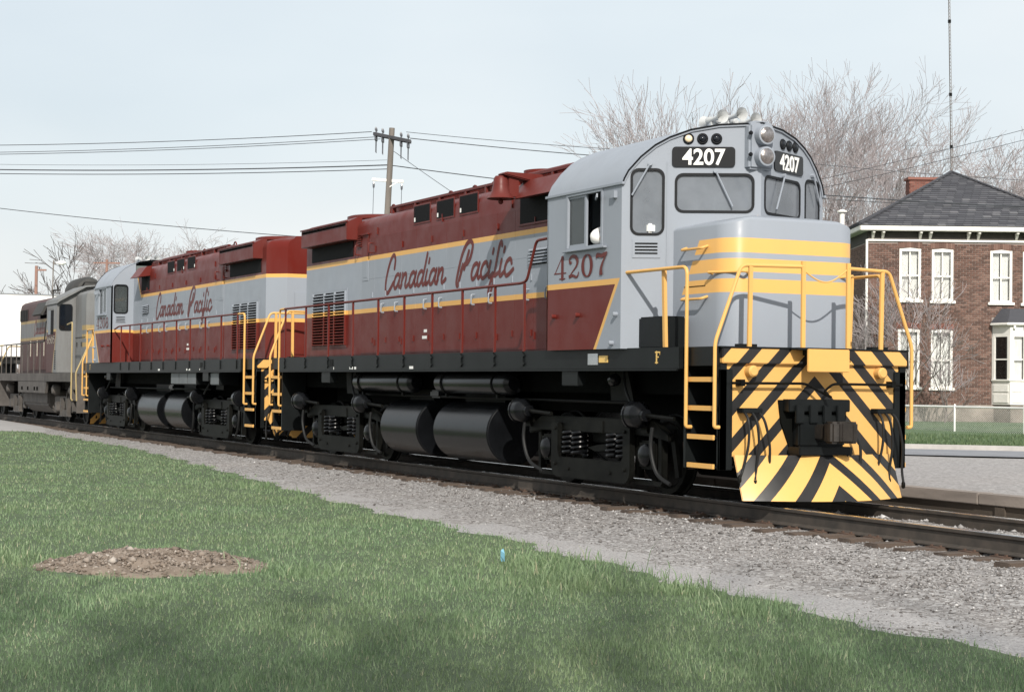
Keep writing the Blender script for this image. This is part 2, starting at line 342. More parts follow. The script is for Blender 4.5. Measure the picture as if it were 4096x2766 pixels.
# ---------------------------------------------------------------- running gear shared by the units
def coil(x, y, z0, z1, r, tr, turns):
    n = turns*10; return [(x+r*cos(2*pi*i/10), y+r*sin(2*pi*i/10), z0+(z1-z0)*i/n) for i in range(n+1)]
WHEEL_PROF = [(.09, -.11), (.12, -.11), (.2, -.04), (.40, -.035), (.44, -.07), (.505, -.07), (.512, .04), (.54, .05), (.54, .075), (.44, .075), (.40, .03), (.2, .035), (.12, .09), (.09, .09)]
def wheels(parent, x):
    ax = MB().lathe([(.08, -1.05), (.08, 1.05)], (x, 0, .512), (0, 1, 0), 12).build('axle', 'truck', parent, smooth=True)
    for s in (-1, 1):
        MB().lathe(WHEEL_PROF, (x, s*.765, .512), (0, -s, 0), 32).build('wheel', 'truck', parent, smooth=True)
def alco_truck(root, cx, detail=True):
    'two-axle truck with U-shaped side frames, coil nests and brake cylinders; built about cx'
    t = MB().box(cx-.35, cx+.35, -1.0, 1.0, .62, .92).build('truck_bolster', 'truck', root, .02)
    wheels(t, cx-1.42); wheels(t, cx+1.42)
    for s in (-1, 1):
        y = s*1.2
        P = [(-1.14, .88), (-1.14, .28)]+arc(-.97, .28, .17, pi, 1.5*pi, 4)+arc(.97, .28, .17, 1.5*pi, 2*pi, 4)+[(1.14, .88), (.93, .88), (.93, .47)]+[(.88, .4), (-.88, .4), (-.93, .47), (-.93, .88)]
        MB().prism([(cx+a, b) for a, b in P], 'y', y-s*.0-.04, y+.04).build('side_frame', 'truck', t, .012)
        MB().prism([(cx+a, b) for a, b in [(-2.0, .80), (-1.6, .97), (1.6, .97), (2.0, .80), (2.0, .70), (1.55, .76), (-1.55, .76), (-2.0, .70)]], 'y', s*1.08, s*1.17).build('top_beam', 'truck', t, .015)
        for px in (-1.42, 1.42):
            j = MB().box(cx+px-.2, cx+px+.2, s*1.02, s*1.16, .33, .70).build('journal_box', 'truck', t, .03)
            MB().lathe([(.15, 0), (.15, .03), (.11, .07), (.05, .085)], (cx+px, s*1.16, .512), (0, s, 0), 16).build('journal_cover', 'gloss', j, smooth=True)
            for dx in (-.3, .3):
                MB().box(cx+px+dx-.05, cx+px+dx+.05, s*1.03, s*1.13, .2, .74).build('pedestal', 'truck', t, .012)
            MB().prism([(cx+px-.36, .18), (cx+px+.36, .18), (cx+px+.3, .12), (cx+px-.3, .12)], 'y', s*1.03, s*1.12).build('pedestal_tie', 'truck', t)
        m = MB()
        for px in (-.78, -.5, .5, .78): m.tube(coil(cx+px, s*1.12, .42, .76, .105, .02, 5), .021, 6)
        m.build('coil_springs', 'gloss', t, smooth=True)['kind'] = 'stuff'
        MB().prism([(cx-.3, .55), (cx+.05, .6), (cx+.33, .62), (cx+.3, .52), (cx-.05, .5)], 'y', s*1.04, s*1.12).build('spring_plank', 'truck', t, .01)
        MB().box(cx-.3, cx+.28, s*1.17, s*1.185, .77, .93).build('wear_plate', 'truck', t)
        for px, d in ((-1.95, 1), (1.45, 1)):
            c = MB().lathe([(.05, -.2), (.15, -.19), (.172, -.16), (.172, .0), (.165, .03), (.12, .09), (.085, .12), (.08, .19), (.03, .2)], (cx+px, s*1.28, 1.03), (d, 0, 0), 20).build('brake_cylinder', 'gloss', t, smooth=True)
            MB().tube([(cx+px+.18, s*1.28, 1.03), (cx+px+.85, s*1.26, 1.0)], .028, 8).build('push_rod', 'truck', c, smooth=True)
            MB().lathe([(.185, -.17), (.185, -.14)], (cx+px, s*1.28, 1.03), (d, 0, 0), 20).build('flange', 'gloss', c)
            MB().box(cx+px-.1, cx+px+.05, s*1.0, s*1.2, .8, 1.0).build('cylinder_bracket', 'truck', c)
        for px, q in ((-1.95, .35), (1.75, .25)):
            MB().tube(smoothpts([(cx+px, s*1.26, .88), (cx+px-.02, s*1.27, .6), (cx+px+q*.4, s*1.25, .3), (cx+px+q*1.4, s*1.2, .17)], 6), .026, 8).build('sand_hose', 'rubber', t, smooth=True)
            MB().bar((cx+px+.18, s*1.06, .85), (cx+px+.3, s*1.04, .25), .05, .09).build('brake_hanger', 'truck', t)
            MB().prism([(cx+px+.02, .7), (cx+px+.14, .68), (cx+px+.16, .35), (cx+px+.06, .35)], 'y', s*.70, s*.82).build('brake_shoe', 'rust', t)
        for px in (-1.0, 1.0):
            for zz in (.3, .8):
                MB().lathe([(.025, 0), (.025, .02), (.012, .025)], (cx+px, s*1.24, zz), (0, s, 0), 8).build('bolt', 'truck', t)
        for px in (-.6, .6): MB().lathe([(.022, 0), (.022, .018)], (cx+px, s*1.24, .24), (0, s, 0), 8).build('bolt', 'truck', t)
    return t
def coupler(root, x, d, half=True):
    c = MB().box(x-.55*d, x+.30*d, -.11, .11, .78, .97).build('coupler', 'coupler', root, .02)
    P = [(.28, -.1), (.42, -.17), (.53, -.16), (.57, -.08), (.5, -.05), (.47, .02), (.53, .07), (.6, .12), (.57, .2), (.42, .22), (.3, .12)]
    MB().prism([(x+d*a, b) for a, b in P], 'z', .75, 1.01).build('knuckle', 'coupler', c, .025)
    MB().box(x-.02*d, x+.12*d, -.34, .34, .70, 1.08).build('draft_box', 'black', c, .02)
    return c
def hose(root, pts, r=.022):
    h = MB().tube(smoothpts(pts, 6), r, 8).build('air_hose', 'rubber', root, smooth=True)
    e = Vector(pts[-1]); MB().lathe([(.02, 0), (.025, .02), (.025, .06), (.014, .08)], e, (0, 0, -1), 8).build('hose_coupling', 'truck', h, smooth=True); return h
def steps(root, xe, d, s, full=True):
    'corner step well: xe end of the frame, d=+1 for the front end'
    x1 = xe-d*.03; x0 = xe-d*.64; g = MB()
    o = MB().box(xe-d*.72, xe-d*.66, s*.92, s*1.42, .42, 1.62).build('step_stringer', 'black', root, .006)
    MB().box(xe-d*.02, xe+d*.02, s*1.19, s*1.37, .42, 1.62).build('step_stringer', 'black', root, .006)
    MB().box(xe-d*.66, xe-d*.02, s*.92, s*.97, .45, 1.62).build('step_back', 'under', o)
    for k, (z, dx) in enumerate(((1.50, 0), (1.155, -.0), (.81, -.01), (.465, -.06))):
        a = MB().box(x0, x1, s*1.02, s*1.40, z-.02, z).build('step_tread', 'black', o)
        MB().box(x0+.01*d, x1-.01*d, s*1.395, s*1.425, z-.035, z+.025).build('tread_edge', 'yellow', a, .004)
def grab(root, a, b, out, mat, r=.014, name='grab_iron'):
    a = Vector(a); b = Vector(b); o = Vector(out); return MB().tube(fillet([a, a+o, b+o, b], .04, 4), r, 8).build(name, mat, root, smooth=True)
PLAT, SILLB = 1.885, 1.62
XR = -17.0
def century(name, label, num, loc, rz, bell=True, lamps=True):
    root = empty(name, label, 'locomotive', loc, rz, 'locomotives of the train')
    P_ = lambda mb, nm, mat, par=root, **k: mb.build(nm, mat, par, **k)
    # --- frame
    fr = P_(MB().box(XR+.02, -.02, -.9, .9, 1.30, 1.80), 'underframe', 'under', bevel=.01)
    P_(MB().box(XR+1.2, -1.2, -.42, .42, 1.02, 1.30), 'centre_filler', 'under', fr)  # box added to block the bright slit beneath the frame
    P_(MB().box(XR, 0, -1.38, 1.38, 1.80, PLAT), 'platform_deck', 'black', bevel=.008)
    for s in (-1, 1):
        sp = P_(MB().box(XR+.72, -.70, s*1.38, s*1.5, SILLB, PLAT+.006), 'side_sill', 'black', bevel=.008)
        P_(MB().box(XR+.0, XR+.72, s*1.36, s*1.42, 1.66, PLAT+.004), 'sill_end', 'black', sp); P_(MB().box(-.70, 0, s*1.36, s*1.42, 1.66, PLAT+.004), 'sill_end', 'black', sp)
        P_(MB().box(XR+.75, -.75, s*1.2, s*1.515, SILLB-.02, SILLB), 'sill_flange', 'black', sp)
        for px in (-13.5, -3.6):
            P_(MB().box(px-.24, px+.24, s*1.36, s*1.49, 1.40, SILLB-.022), 'jacking_pad', 'black', sp, bevel=.01)
        # bolts of the handrail sockets
        for px in (-15.95, -14.7, -13.4, -12.1, -10.85, -9.65, -8.45, -7.25, -6.05, -5.05):
            m = MB(); m.box(px-.035, px+.035, s*1.5, s*1.52, SILLB+.05, PLAT-.02)
            for zz in (SILLB+.09, PLAT-.06): m.lathe([(.02, 0), (.02, .02)], (px+.05, s*1.5, zz), (0, s, 0), 6)
            P_(m, 'post_socket', 'black', sp)
    # --- long hood: rounded shoulders, chamfered rear corners
    sec = [(-.95, PLAT), (-.95, 4.30), (-.935, 4.37), (-.895, 4.43), (-.83, 4.475), (-.74, 4.505), (-.4, 4.565), (0, 4.58)]
    full = sec+[(-a, b) for a, b in sec[-2::-1]]
    def S(x, k=1.0, zt=0): return [(x, y*k if abs(y) > .5 else y, z+(zt if z > 4 else 0)) for y, z in full]
    hood = P_(MB().loft([S(-4.0), S(-16.25), S(-16.62, .62), ]), 'long_hood', 'hood', smooth=True, ang=25)
    for s in (-1, 1):
        Y = s*.95
        # doors of the engine room: lower row and upper row of removable panels
        nd = 12; xs = [-5.15-.66*i for i in range(nd+1)]
        for i in range(nd):
            a, b = xs[i+1]+.0025, xs[i]-.0025
            d = P_(MB().box(a, b, Y, Y+s*.011, PLAT+.05, 3.318), 'hood_door', 'hood', hood)
            up_ = P_(MB().box(a, b, Y, Y+s*.0105, 3.321, 4.08), 'hood_panel', 'hood', hood)
            for zz in (PLAT+.3, 3.02): P_(MB().box(b-.085, b-.055, Y+s*.011, Y+s*.028, zz-.05, zz+.05), 'hinge', 'hood', d)
            if i % 2 == 0:
                for zz in (2.14, 3.86): P_(MB().box(a+.03, a+.05, Y+s*.011, Y+s*.03, zz-.055, zz+.055), 'latch', 'hood', d)
            if i in (0, 1, 3, 4, 6, 7, 9, 10): P_(MB().tube(fillet([(b-.16, Y+s*.01, 2.84), (b-.16, Y+s*.07, 2.84), (b-.16, Y+s*.07, 2.68), (b-.16, Y+s*.01, 2.68)], .03, 3), .013, 6), 'door_handle', 'grey', d, smooth=True)
        # radiator louvre near the rear
        x0, x1, z0, z1 = -15.74, -13.88, 2.13, 3.15
        lb = P_(MB().box(x0-.05, x1+.05, Y, Y+s*.012, z0-.06, z1+.06), 'louvre_panel', 'hood', hood, bevel=.004)
        P_(MB().box(x0, x1, Y+s*.006, Y+s*.016, z0, z1), 'louvre_void', 'dark', lb)
        for k in range(18):
            zz = z0+(k+.5)*(z1-z0)/18; h_ = (z1-z0)/18
            P_(MB().prism([(Y+s*.017, zz-h_*.22), (Y+s*.05, zz-h_*.5), (Y+s*.052, zz-h_*.30), (Y+s*.02, zz+h_*.02)], 'x', x0, x1), 'louvre_slat', 'hood', lb)
        for xx in (x0, x0+(x1-x0)*.36, x0+(x1-x0)*.68, x1): P_(MB().box(xx-.014, xx+.014, Y+s*.012, Y+s*.052, z0-.01, z1+.01), 'louvre_mullion', 'hood', lb)
        # three exhaust-side openings
        for xa in (-10.54, -9.53, -8.58):
            v = P_(MB().box(xa-.03, xa+.72, Y, Y+s*.01, 4.16, 4.50), 'vent_frame', 'maroon', hood)
            v2 = P_(MB().box(xa, xa+.69, Y+s*.004, Y+s*.013, 4.19, 4.475), 'vent_opening', 'screen', v)
            P_(MB().box(xa+.02, xa+.06, Y+s*.013, Y+s*.02, 4.21, 4.28), 'vent_tag', 'white', v2)
        # radiator shutter box at the rear top, open screen under it
        yb = s*1.17
        bx = MB().prism([(Y-s*.02, 4.09), (yb, 4.09), (yb, 4.42), (Y+s*.0, 4.525), (Y-s*.1, 4.525)], 'x', -15.98, -13.35)
        b_ = P_(bx, 'radiator_box', 'maroon', hood, bevel=.008)
        P_(MB().box(-15.9, -13.42, yb, yb+s*.012, 4.36, 4.40), 'shutter_rail', 'dark', b_)
        P_(MB().box(-16.0, -13.33, yb-s*.02, yb+s*.02, 4.425, 4.45), 'shutter_lip', 'maroon', b_)
        P_(MB().box(-15.9, -13.55, Y, Y+s*.014, 3.80, 4.085), 'radiator_screen', 'screen', b_)
        # hood blister and filter intake behind the cab
        bl = P_(MB().prism([(Y, 4.22), (s*1.28, 4.17), (s*1.25, 4.2), (s*1.05, 4.47), (s*.9, 4.50)], 'x', -6.02, -4.55 if s < 0 else -5.05), 'intake_hood', 'maroon', hood, bevel=.008)
        P_(MB().box(-6.30 if s < 0 else -6.0, -4.9 if s < 0 else -5.12, Y, Y+s*.016, 3.84, 4.23), 'intake_screen', 'screen', bl)
        P_(MB().box(-6.33 if s < 0 else -6.03, -4.87 if s < 0 else -5.09, Y, Y+s*.035, 3.81, 3.838), 'intake_sill', 'maroon', bl)
        # small louvre beside the cab
        sm = P_(MB().box(-5.93, -5.33, Y+s*.012, Y+s*.02, 3.20, 3.44), 'vent_backing', 'dark', hood)
        for k in range(5): P_(MB().prism([(Y+s*.021, 3.245+.047*k), (Y+s*.05, 3.215+.047*k), (Y+s*.053, 3.224+.047*k), (Y+s*.024, 3.254+.047*k)], 'x', -5.95, -5.31), 'vent_slat', 'grey', sm)
        # rear compartment: ladder slot, little louvre, hand grips
        sl_ = P_(MB().box(-13.02, -12.72, Y+s*.009, Y+s*.018, 3.30, 4.16), 'slot_frame', 'hood', hood)
        P_(MB().box(-12.97, -12.77, Y+s*.018, Y+s*.022, 3.36, 4.08), 'slot_recess', 'hood', sl_)
        P_(MB().box(-13.05, -12.69, Y+s*.018, Y+s*.05, 4.15, 4.18), 'slot_cap', 'maroon', sl_)
        m = MB()
        for k in range(6): m.box(-13.28, -13.1, Y+s*.008, Y+s*.03, 3.95+.042*k, 3.97+.042*k)
        P_(m, 'vent_slat', 'maroon', hood)
        for xx in (-13.25, -12.55): grab(hood, (xx, Y, 3.98), (xx, Y, 3.80), (0, s*.08, 0), 'maroon', .012, 'hand_grip')
        for xx in (-12.3, -9.3, -6.6): P_(MB().box(xx-.012, xx+.012, Y+s*.0, Y+s*.02, 4.12, 4.25), 'hood_clip', 'maroon', hood)
        # script lettering
        z = 3.09
        for w_, xa in ((('Canadian', -11.88), ('Pacific', -8.62)) if s < 0 else (('Canadian', -6.75), ('Pacific', -10.0))):
            mb = script(w_, .327, .25); xform(mb, sideM(xa, Y+s*.0135, z)); P_(mb, 'lettering', 'maroon', hood)
        # notices
        P_(MB().box(-10.03, -9.9, Y+s*.012, Y+s*.015, 2.28, 2.33), 'notice', 'white', hood); P_(MB().box(-10.1, -9.84, Y+s*.012, Y+s*.015, 2.17, 2.22), 'notice', 'white', hood)
    # hood end details
    for zz in (3.38, 2.95, 3.8): grab(hood, (-16.62, -.48, zz), (-16.62, -.2, zz), (-.1, 0, 0), 'yellow', .014)
    P_(MB().box(-16.64, -16.61, -.2, .42, 2.0, 3.35), 'end_door', 'hood', hood, bevel=.006)
    # roof: running boards, exhaust stack, fan housings, lifting rings
    rf = P_(MB().prism([(-.52, 4.65), (.52, 4.65), (.46, 4.74), (-.46, 4.74)], 'x', -8.4, -5.4), 'roof_hatch', 'maroon', hood, bevel=.01)
    P_(MB().box(-12.4, -4.6, -.56, .56, 4.53, 4.655), 'roof_walkway', 'maroon', hood, bevel=.008)
    for xx in (-12.3, -11.2, -10.1, -9.0, -8.2, -7.0, -5.8):
        for s in (-1, 1): P_(MB().box(xx-.03, xx+.03, s*.60, s*.68, 4.52, 4.614), 'roof_stanchion', 'maroon', hood)
    for s in (-1, 1):
        P_(MB().box(-12.4, -5.2, s*.61, s*.68, 4.615, 4.66), 'roof_rail', 'maroon', hood, bevel=.005)
        for xx in (-12.55, -9.9, -8.9): P_(MB().tube([(xx+.13*cos(a), s*.55, 4.56+.15*sin(a)) for a in [pi*i/8 for i in range(9)]], .018, 6), 'lifting_ring', 'maroon', hood, smooth=True)
    P_(MB().lathe([(.34, 0), (.34, .09), (.28, .1)], (-7.4, 0, 4.74), (0, 0, 1), 24), 'exhaust_stack', 'maroon', hood, smooth=True)
    P_(MB().lathe([(.62, 0), (.66, .04), (.66, .1), (.6, .12)], (-14.6, 0, 4.56), (0, 0, 1), 28), 'fan_housing', 'maroon', hood, smooth=True)
    # --- cab
    XA, XB, HW = -2.05, -1.2, 1.57
    roofp = [(-HW, 4.03), (-1.555, 4.08), (-1.51, 4.18), (-1.37, 4.36), (-1.21, 4.51), (-1.05, 4.61), (-.81, 4.71), (-.49, 4.775), (0, 4.80)]
    full = roofp+[(-a, b) for a, b in roofp[-2::-1]]
    xf = lambda y: XA+(XB-XA)*(1-min(1, abs(y)/HW))
    cab = bpy.data.objects.new('cab', MB().loft([[(-4.17, y, z) for y, z in full], [(xf(y)+.03, y, z) for y, z in full], [(xf(y)+.03, y*.985, z-.03) for y, z in full], [(-4.17, y*.985, z-.03) for y, z in full]], closed=False, cap=False).mesh('cab_roof', smooth=True, ang=50)); COL.objects.link(cab); cab.parent = root; cab.name = 'cab_roof'; cab.data.materials.append(MT['grey'])
    P_(MB().tube([(xf(y)+.03, y, z) for y, z in full], .012, 6), 'roof_rim', 'gasket', cab)
    fl = MB(); fl.prism([(-4.15, -HW+.04), (XA, -HW+.04), (XB-.03, 0), (XA, HW-.04), (-4.15, HW-.04)], 'z', PLAT+.3, PLAT+.33); P_(fl, 'cab_floor', 'interior', cab)
    for s in (-1, 1):
        # side wall with the sliding window
        ex = (1, 0, 0) if s < 0 else (-1, 0, 0); sg = 1 if s < 0 else -1
        M = frameM((0, s*(HW-.02), 0), ex, (0, 0, 1))
        A_ = lambda x: sg*x
        wx0, wx1, wz0, wz1 = -3.56, -2.58, 3.26, 3.975
        panel('cab_side', [[(A_(-4.17), PLAT), (A_(XA), PLAT), (A_(XA), 4.03), (A_(-4.17), 4.03)], [(A_(wx0), wz0), (A_(wx1), wz0), (A_(wx1), wz1), (A_(wx0), wz1)]], .04, M, 'cab', cab)
        wf = MB()
        for a in ((wx0-.03, wx1+.03, wz1-.01, wz1+.03), (wx0-.03, wx1+.03, wz0-.03, wz0+.01), (wx0-.03, wx0+.02, wz0, wz1), (wx1-.02, wx1+.03, wz0, wz1)): wf.box(a[0], a[1], s*(HW-.05), s*(HW+.012), a[2], a[3])
        wfo = P_(wf, 'window_frame', 'grey', cab, bevel=.004)
        mid = -3.06
        P_(MB().box(wx0, mid, s*(HW-.03), s*(HW-.024), wz0, wz1), 'sliding_pane', 'glass_side', wfo)
        m = MB(); m.box(mid-.03, mid+.02, s*(HW-.04), s*(HW-.01), wz0, wz1); m.box(wx0+.02, mid, s*(HW-.04), s*(HW-.012), wz0, wz0+.05); m.box(wx0+.02, mid, s*(HW-.04), s*(HW-.012), wz1-.04, wz1); P_(m, 'sash', 'grey', wfo)
        if s > 0: P_(MB().box(mid, wx1, s*(HW-.04), s*(HW-.034), wz0, wz1), 'sliding_pane', 'glass_side', wfo)
        P_(MB().box(wx0-.05, wx1+.15, s*HW, s*(HW+.06), wz0-.05, wz0-.025), 'arm_rest', 'grey', wfo, bevel=.006)
        P_(MB().bar((wx1-.12, s*(HW+.03), wz1-.1), (wx1+.08, s*(HW+.12), wz1-.08), .02, .05), 'wind_deflector', 'grey', wfo)
        nm = numerals(num, .30, .40, .36); xx = -3.93 if s < 0 else -2.33
        xform(nm, sideM(xx, s*(HW+.003), 2.855)); P_(nm, 'cab_number', 'maroon', cab)
        P_(MB().box(-2.27, -2.17, s*HW, s*(HW+.05), 3.84, 3.93), 'marker_bracket', 'grey', cab)
        for xx, zz in ((-3.9, 2.35), (-3.2, 2.35), (-2.15, 2.33), (-2.25, 1.96)): P_(MB().lathe([(.03, 0), (.03, .05), (.02, .06)], (xx, s*HW, zz), (0, s, 0), 8), 'bolt', 'cab', cab)
        P_(MB().box(-4.2, -2.0, s*(HW-.01), s*(HW+.025), 4.0, 4.035), 'rain_gutter', 'grey', cab, bevel=.004)
        # front panel of the vee
        Av = Vector((XA, s*HW, 0)); Bv = Vector((XB, 0, 0)); tv = (Bv-Av).normalized(); LN = (Bv-Av).length
        off = Vector((tv.y, -tv.x, 0))*(1 if s < 0 else -1)   # outward
        if s < 0: M = frameM(Av-off*.02, tv, (0, 0, 1)); q = lambda a: a
        else: M = frameM(Bv-off*.02, -tv, (0, 0, 1)); q = lambda a: LN-a
        outer = [(q(0), PLAT)]+[(q(LN), PLAT)]+[(q(LN*(1-abs(y)/HW)), z-.01) for y, z in roofp[::-1]]
        tall = rr(.13, .53, 3.365, 4.19, .09); ws = rr(.70, 1.68, 3.66, 4.13, .09)
        panel('cab_front', [outer, [(q(a), b) for a, b in tall], [(q(a), b) for a, b in ws]], .04, M, 'grey', cab)
        for (a, b, c, d), nm_ in (((.13, .53, 3.365, 4.19), 'door_window'), ((.70, 1.68, 3.66, 4.13), 'windshield')):
            g = panel(nm_, [[(q(u), v) for u, v in rr(a-.005, b+.005, c-.005, d+.005, .09)]], .006, M, 'glass', cab)
            M2 = M.copy(); M2.translation = M.translation+off*.022
            panel('window_gasket', [[(q(u), v) for u, v in rr(a-.022, b+.022, c-.022, d+.022, .11)], [(q(u), v) for u, v in rr(a+.012, b-.012, c+.012, d-.012, .08)]], .012, M2, 'gasket', g)
        at = lambda u, z, h=0: Av+tv*u+off*h+Vector((0, 0, z))
        # number board with white figures
        Mb = M.copy(); Mb.translation = M.translation+off*.03
        nb = panel('number_board', [[(q(u), v) for u, v in rr(.64, 1.45, 4.23, 4.49, .05)]], .025, Mb, 'board', cab)
        fw = tv if s < 0 else -tv
        text('board_figures', num, .285, frameM(at(1.045, 4.262, .026), fw, (0, 0, 1)), 'white', nb, .003, .95, .006)
        for k, uu in enumerate((.85, 1.03, 1.21)):
            rim = P_(MB().lathe([(.068, -.02), (.072, .015), (.058, .03), (.05, .03), (.05, -.02)], at(uu, 4.595), off, 18), 'class_light_rim', 'gasket', cab, smooth=True)
            P_(MB().lathe([(.054, .0), (.05, .02), (.035, .036), (.01, .044)], at(uu, 4.595), off, 18), 'class_light_lens', 'lens_lit' if (k == 0 and s < 0) else 'lens_dark', rim, smooth=True)
        # louvre in the front door, below its window
        lv = P_(MB().obox(frameM(at(.32, 3.175, .004), tv, (0, 0, 1)), .36, .24, .012), 'door_vent', 'grey', cab)
        for k in range(4): P_(MB().obox(frameM(at(.32, 3.115+.042*k, .012), tv, (0, 0, 1)), .29, .016, .012), 'door_vent_slot', 'dark', lv)
        P_(MB().obox(frameM(at(.585, 3.15, .004), tv, (0, 0, 1)), .012, 2.3, .02), 'door_edge', 'grey', cab)
        # wipers
        for (u0, z0), (u1, z1) in (((.36, 4.27), (.13, 3.86)), ((1.2, 4.18), (1.42, 3.72))):
            w = P_(MB().tube([at(u0, z0, .04), at(u1, z1, .035)], .012, 6), 'wiper_arm', 'grey', cab)
            P_(MB().box(0, 0, 0, 0, 0, 0).add([], []) if False else MB().lathe([(.03, 0), (.03, .05)], at(u0, z0, 0), off, 8), 'wiper_pivot', 'grey', w)
        # rear wall beside the hood, with its tall window
        M = frameM((-4.15, -HW if s < 0 else .9, 0), (0, 1, 0), (0, 0, 1))
        yy = lambda v: v if s < 0 else (HW-.9)-v
        ro = [(0, PLAT), (HW-.9, PLAT), (HW-.9, 4.66)]+[(HW+y, z-.01) for y, z in roofp[::-1] if y < -.95]
        hole = rr(.09, .44, 3.27, 4.03, .08)
        panel('cab_rear', [[(yy(a), b) for a, b in ro], [(yy(a), b) for a, b in hole]], .04, M, 'cab', cab)
        g = panel('rear_window', [[(yy(u), v) for u, v in rr(.085, .445, 3.265, 4.035, .08)]], .006, M, 'glass_side', cab)
        M2 = M.copy(); M2.translation = M.translation+Vector((-.022, 0, 0))
        panel('window_gasket', [[(yy(u), v) for u, v in rr(.06, .47, 3.24, 4.06, .1)], [(yy(u), v) for u, v in rr(.1, .43, 3.28, 4.02, .07)]], .012, M2, 'gasket', g)
        y0 = s*(HW-.26); lv = P_(MB().box(-4.185, -4.17, y0-.14, y0+.14, 3.0, 3.18), 'door_vent', 'cab', cab)
        for k in range(4): P_(MB().box(-4.19, -4.184, y0-.12, y0+.12, 3.02+.042*k, 3.036+.042*k), 'door_vent_slot', 'dark', lv)
    P_(MB().box(-4.13, -4.05, -.9, .9, PLAT, 4.6), 'bulkhead', 'interior', cab)
    P_(MB().box(-1.98, -1.86, -1.28, -1.05, 3.38, 3.50), 'gauge_box', 'white', cab, bevel=.02); P_(MB().box(-1.62, -1.50, -.52, -.3, 3.66, 3.84), 'clip_board', 'white', cab, bevel=.01)
    P_(MB().box(-3.6, -3.1, .75, 1.2, 2.2, 3.35), 'crew_seat', 'interior', cab, bevel=.04)
    P_(MB().box(-3.6, -3.1, -1.2, -.75, 2.2, 2.75), 'crew_seat', 'interior', cab, bevel=.04)
    P_(MB().box(-2.55, -2.1, -1.2, -.7, 2.2, 3.25), 'control_stand', 'interior', cab, bevel=.03)
    # twin sealed-beam headlights in the peak of the vee
    hs = P_(MB().prism([(-.19, 4.20), (.19, 4.20), (.19, 4.78), (.12, 4.83), (-.12, 4.83), (-.19, 4.78)], 'x', XB-.16, XB+.02), 'headlight_housing', 'grey', cab, bevel=.03)
    for zz in (4.36, 4.635):
        rim = P_(MB().lathe([(.125, -.03), (.13, .03), (.125, .10), (.112, .105)], (XB+.03, 0, zz), (1, 0, 0), 24), 'headlight', 'grey', hs, smooth=True)
        P_(MB().lathe([(.110, .10), (.09, .115), (.045, .127), (.01, .13)], (XB+.03, 0, zz), (1, 0, 0), 24), 'headlight_lens', 'lamp', rim, smooth=True)
        P_(MB().lathe([(.02, 0), (.03, .03), (.018, .05)], (XB+.03, -.2, zz+.02), (1, 0, 0), 10), 'headlight_lug', 'gasket', rim)
    # air horn cluster
    hn = P_(MB().box(-2.3, -1.7, -.06, .06, 4.80, 4.86), 'horn_base', 'grey', cab, bevel=.01)
    for (hx, hy, hz, d, l) in ((-2.0, -.26, 4.93, 1, .28), (-2.0, 0.0, 4.97, 1, .34), (-2.0, .26, 4.93, 1, .28), (-2.1, -.13, 4.94, -1, .28), (-2.1, .14, 4.94, -1, .28)):
        h = P_(MB().lathe([(.03, -.1), (.045, -.08), (.045, 0), (.028, .03), (.034, l*.6), (.055, l*.85), (.088, l), (.08, l-.01), (.03, l*.6), (.01, l*.4)], (hx, hy, hz), (d, 0, 0.04), 16), 'horn_bell', 'horn', hn, smooth=True)
        P_(MB().box(hx-.03, hx+.03, hy-.02, hy+.02, 4.80, hz-.03), 'horn_foot', 'horn', h)
    P_(MB().bar((-2.0, -.3, 4.85), (-2.0, .3, 4.85), .04, .04), 'horn_manifold', 'grey', hn)
    # --- short hood (nose)
    NX, NW, R_ = -.42, .98, .30
    def plan(k, zc=0):
        w = NW*k if k < 1 else NW
        return [(-2.0, -w)]+[(NX-R_+R_*sin(a), -w+R_-R_*cos(a)) for a in [pi/2*i/6 for i in range(7)]]+[(NX-R_+R_*cos(a), w-R_+R_*sin(a)) for a in [pi/2*i/6 for i in range(7)]]+[(-2.0, w)]
    base = plan(1); ztop = lambda y, x: 3.43+.135*(1-(y/NW)**2)
    secs = [[(x, y, PLAT) for x, y in base], [(x, y, ztop(y, x)-.035) for x, y in base], [(-2.0 if x < -1.9 else x-.012, y*.99, ztop(y, x)-.01) for x, y in base], [(-2.0 if x < -1.9 else x-.04, y*.96, ztop(y*.96, x)) for x, y in base], [(-2.0 if x < -1.9 else x-.3, y*.6, ztop(y*.6, x)+.01) for x, y in base], [(-2.0 if x < -1.9 else x-.5, y*.05, ztop(0, x)+.015) for x, y in base]]
    nose = P_(MB().loft(secs), 'short_hood', 'nose', smooth=True, ang=40)
    for s in (-1, 1):
        for zz in (3.14, 2.51): 
            g = grab(nose, (-1.40, s*NW, zz+.02), (-.90, s*NW, zz+.02), (0, s*.09, -.03), 'yellow', .017)
        P_(MB().tube(fillet([(-.78, s*.93, 2.80), (-.78, s*1.06, 2.82), (-.32, s*.80, 2.82), (-.44, s*.66, 2.80)], .03, 3), .016, 8), 'grab_iron', 'yellow', nose, smooth=True)
        P_(MB().box(-1.45, -.95, s*NW, s*(NW+.006), 2.665, 2.672), 'seam', 'dark', nose)
    P_(MB().tube(fillet([(-1.75, -.42, 3.5), (-1.75, -.42, 3.6), (-1.35, -.05, 3.68), (-1.15, -.02, 3.55)], .04, 4), .016, 8), 'top_grab', 'yellow', nose, smooth=True)
    P_(MB().box(-1.55, -1.1, .15, .62, 3.53, 3.56), 'hatch', 'nose', nose, bevel=.008)
    P_(MB().box(-2.1, -1.28, -1.36, -1.05, PLAT, 2.29), 'battery_box', 'black', root, bevel=.02)
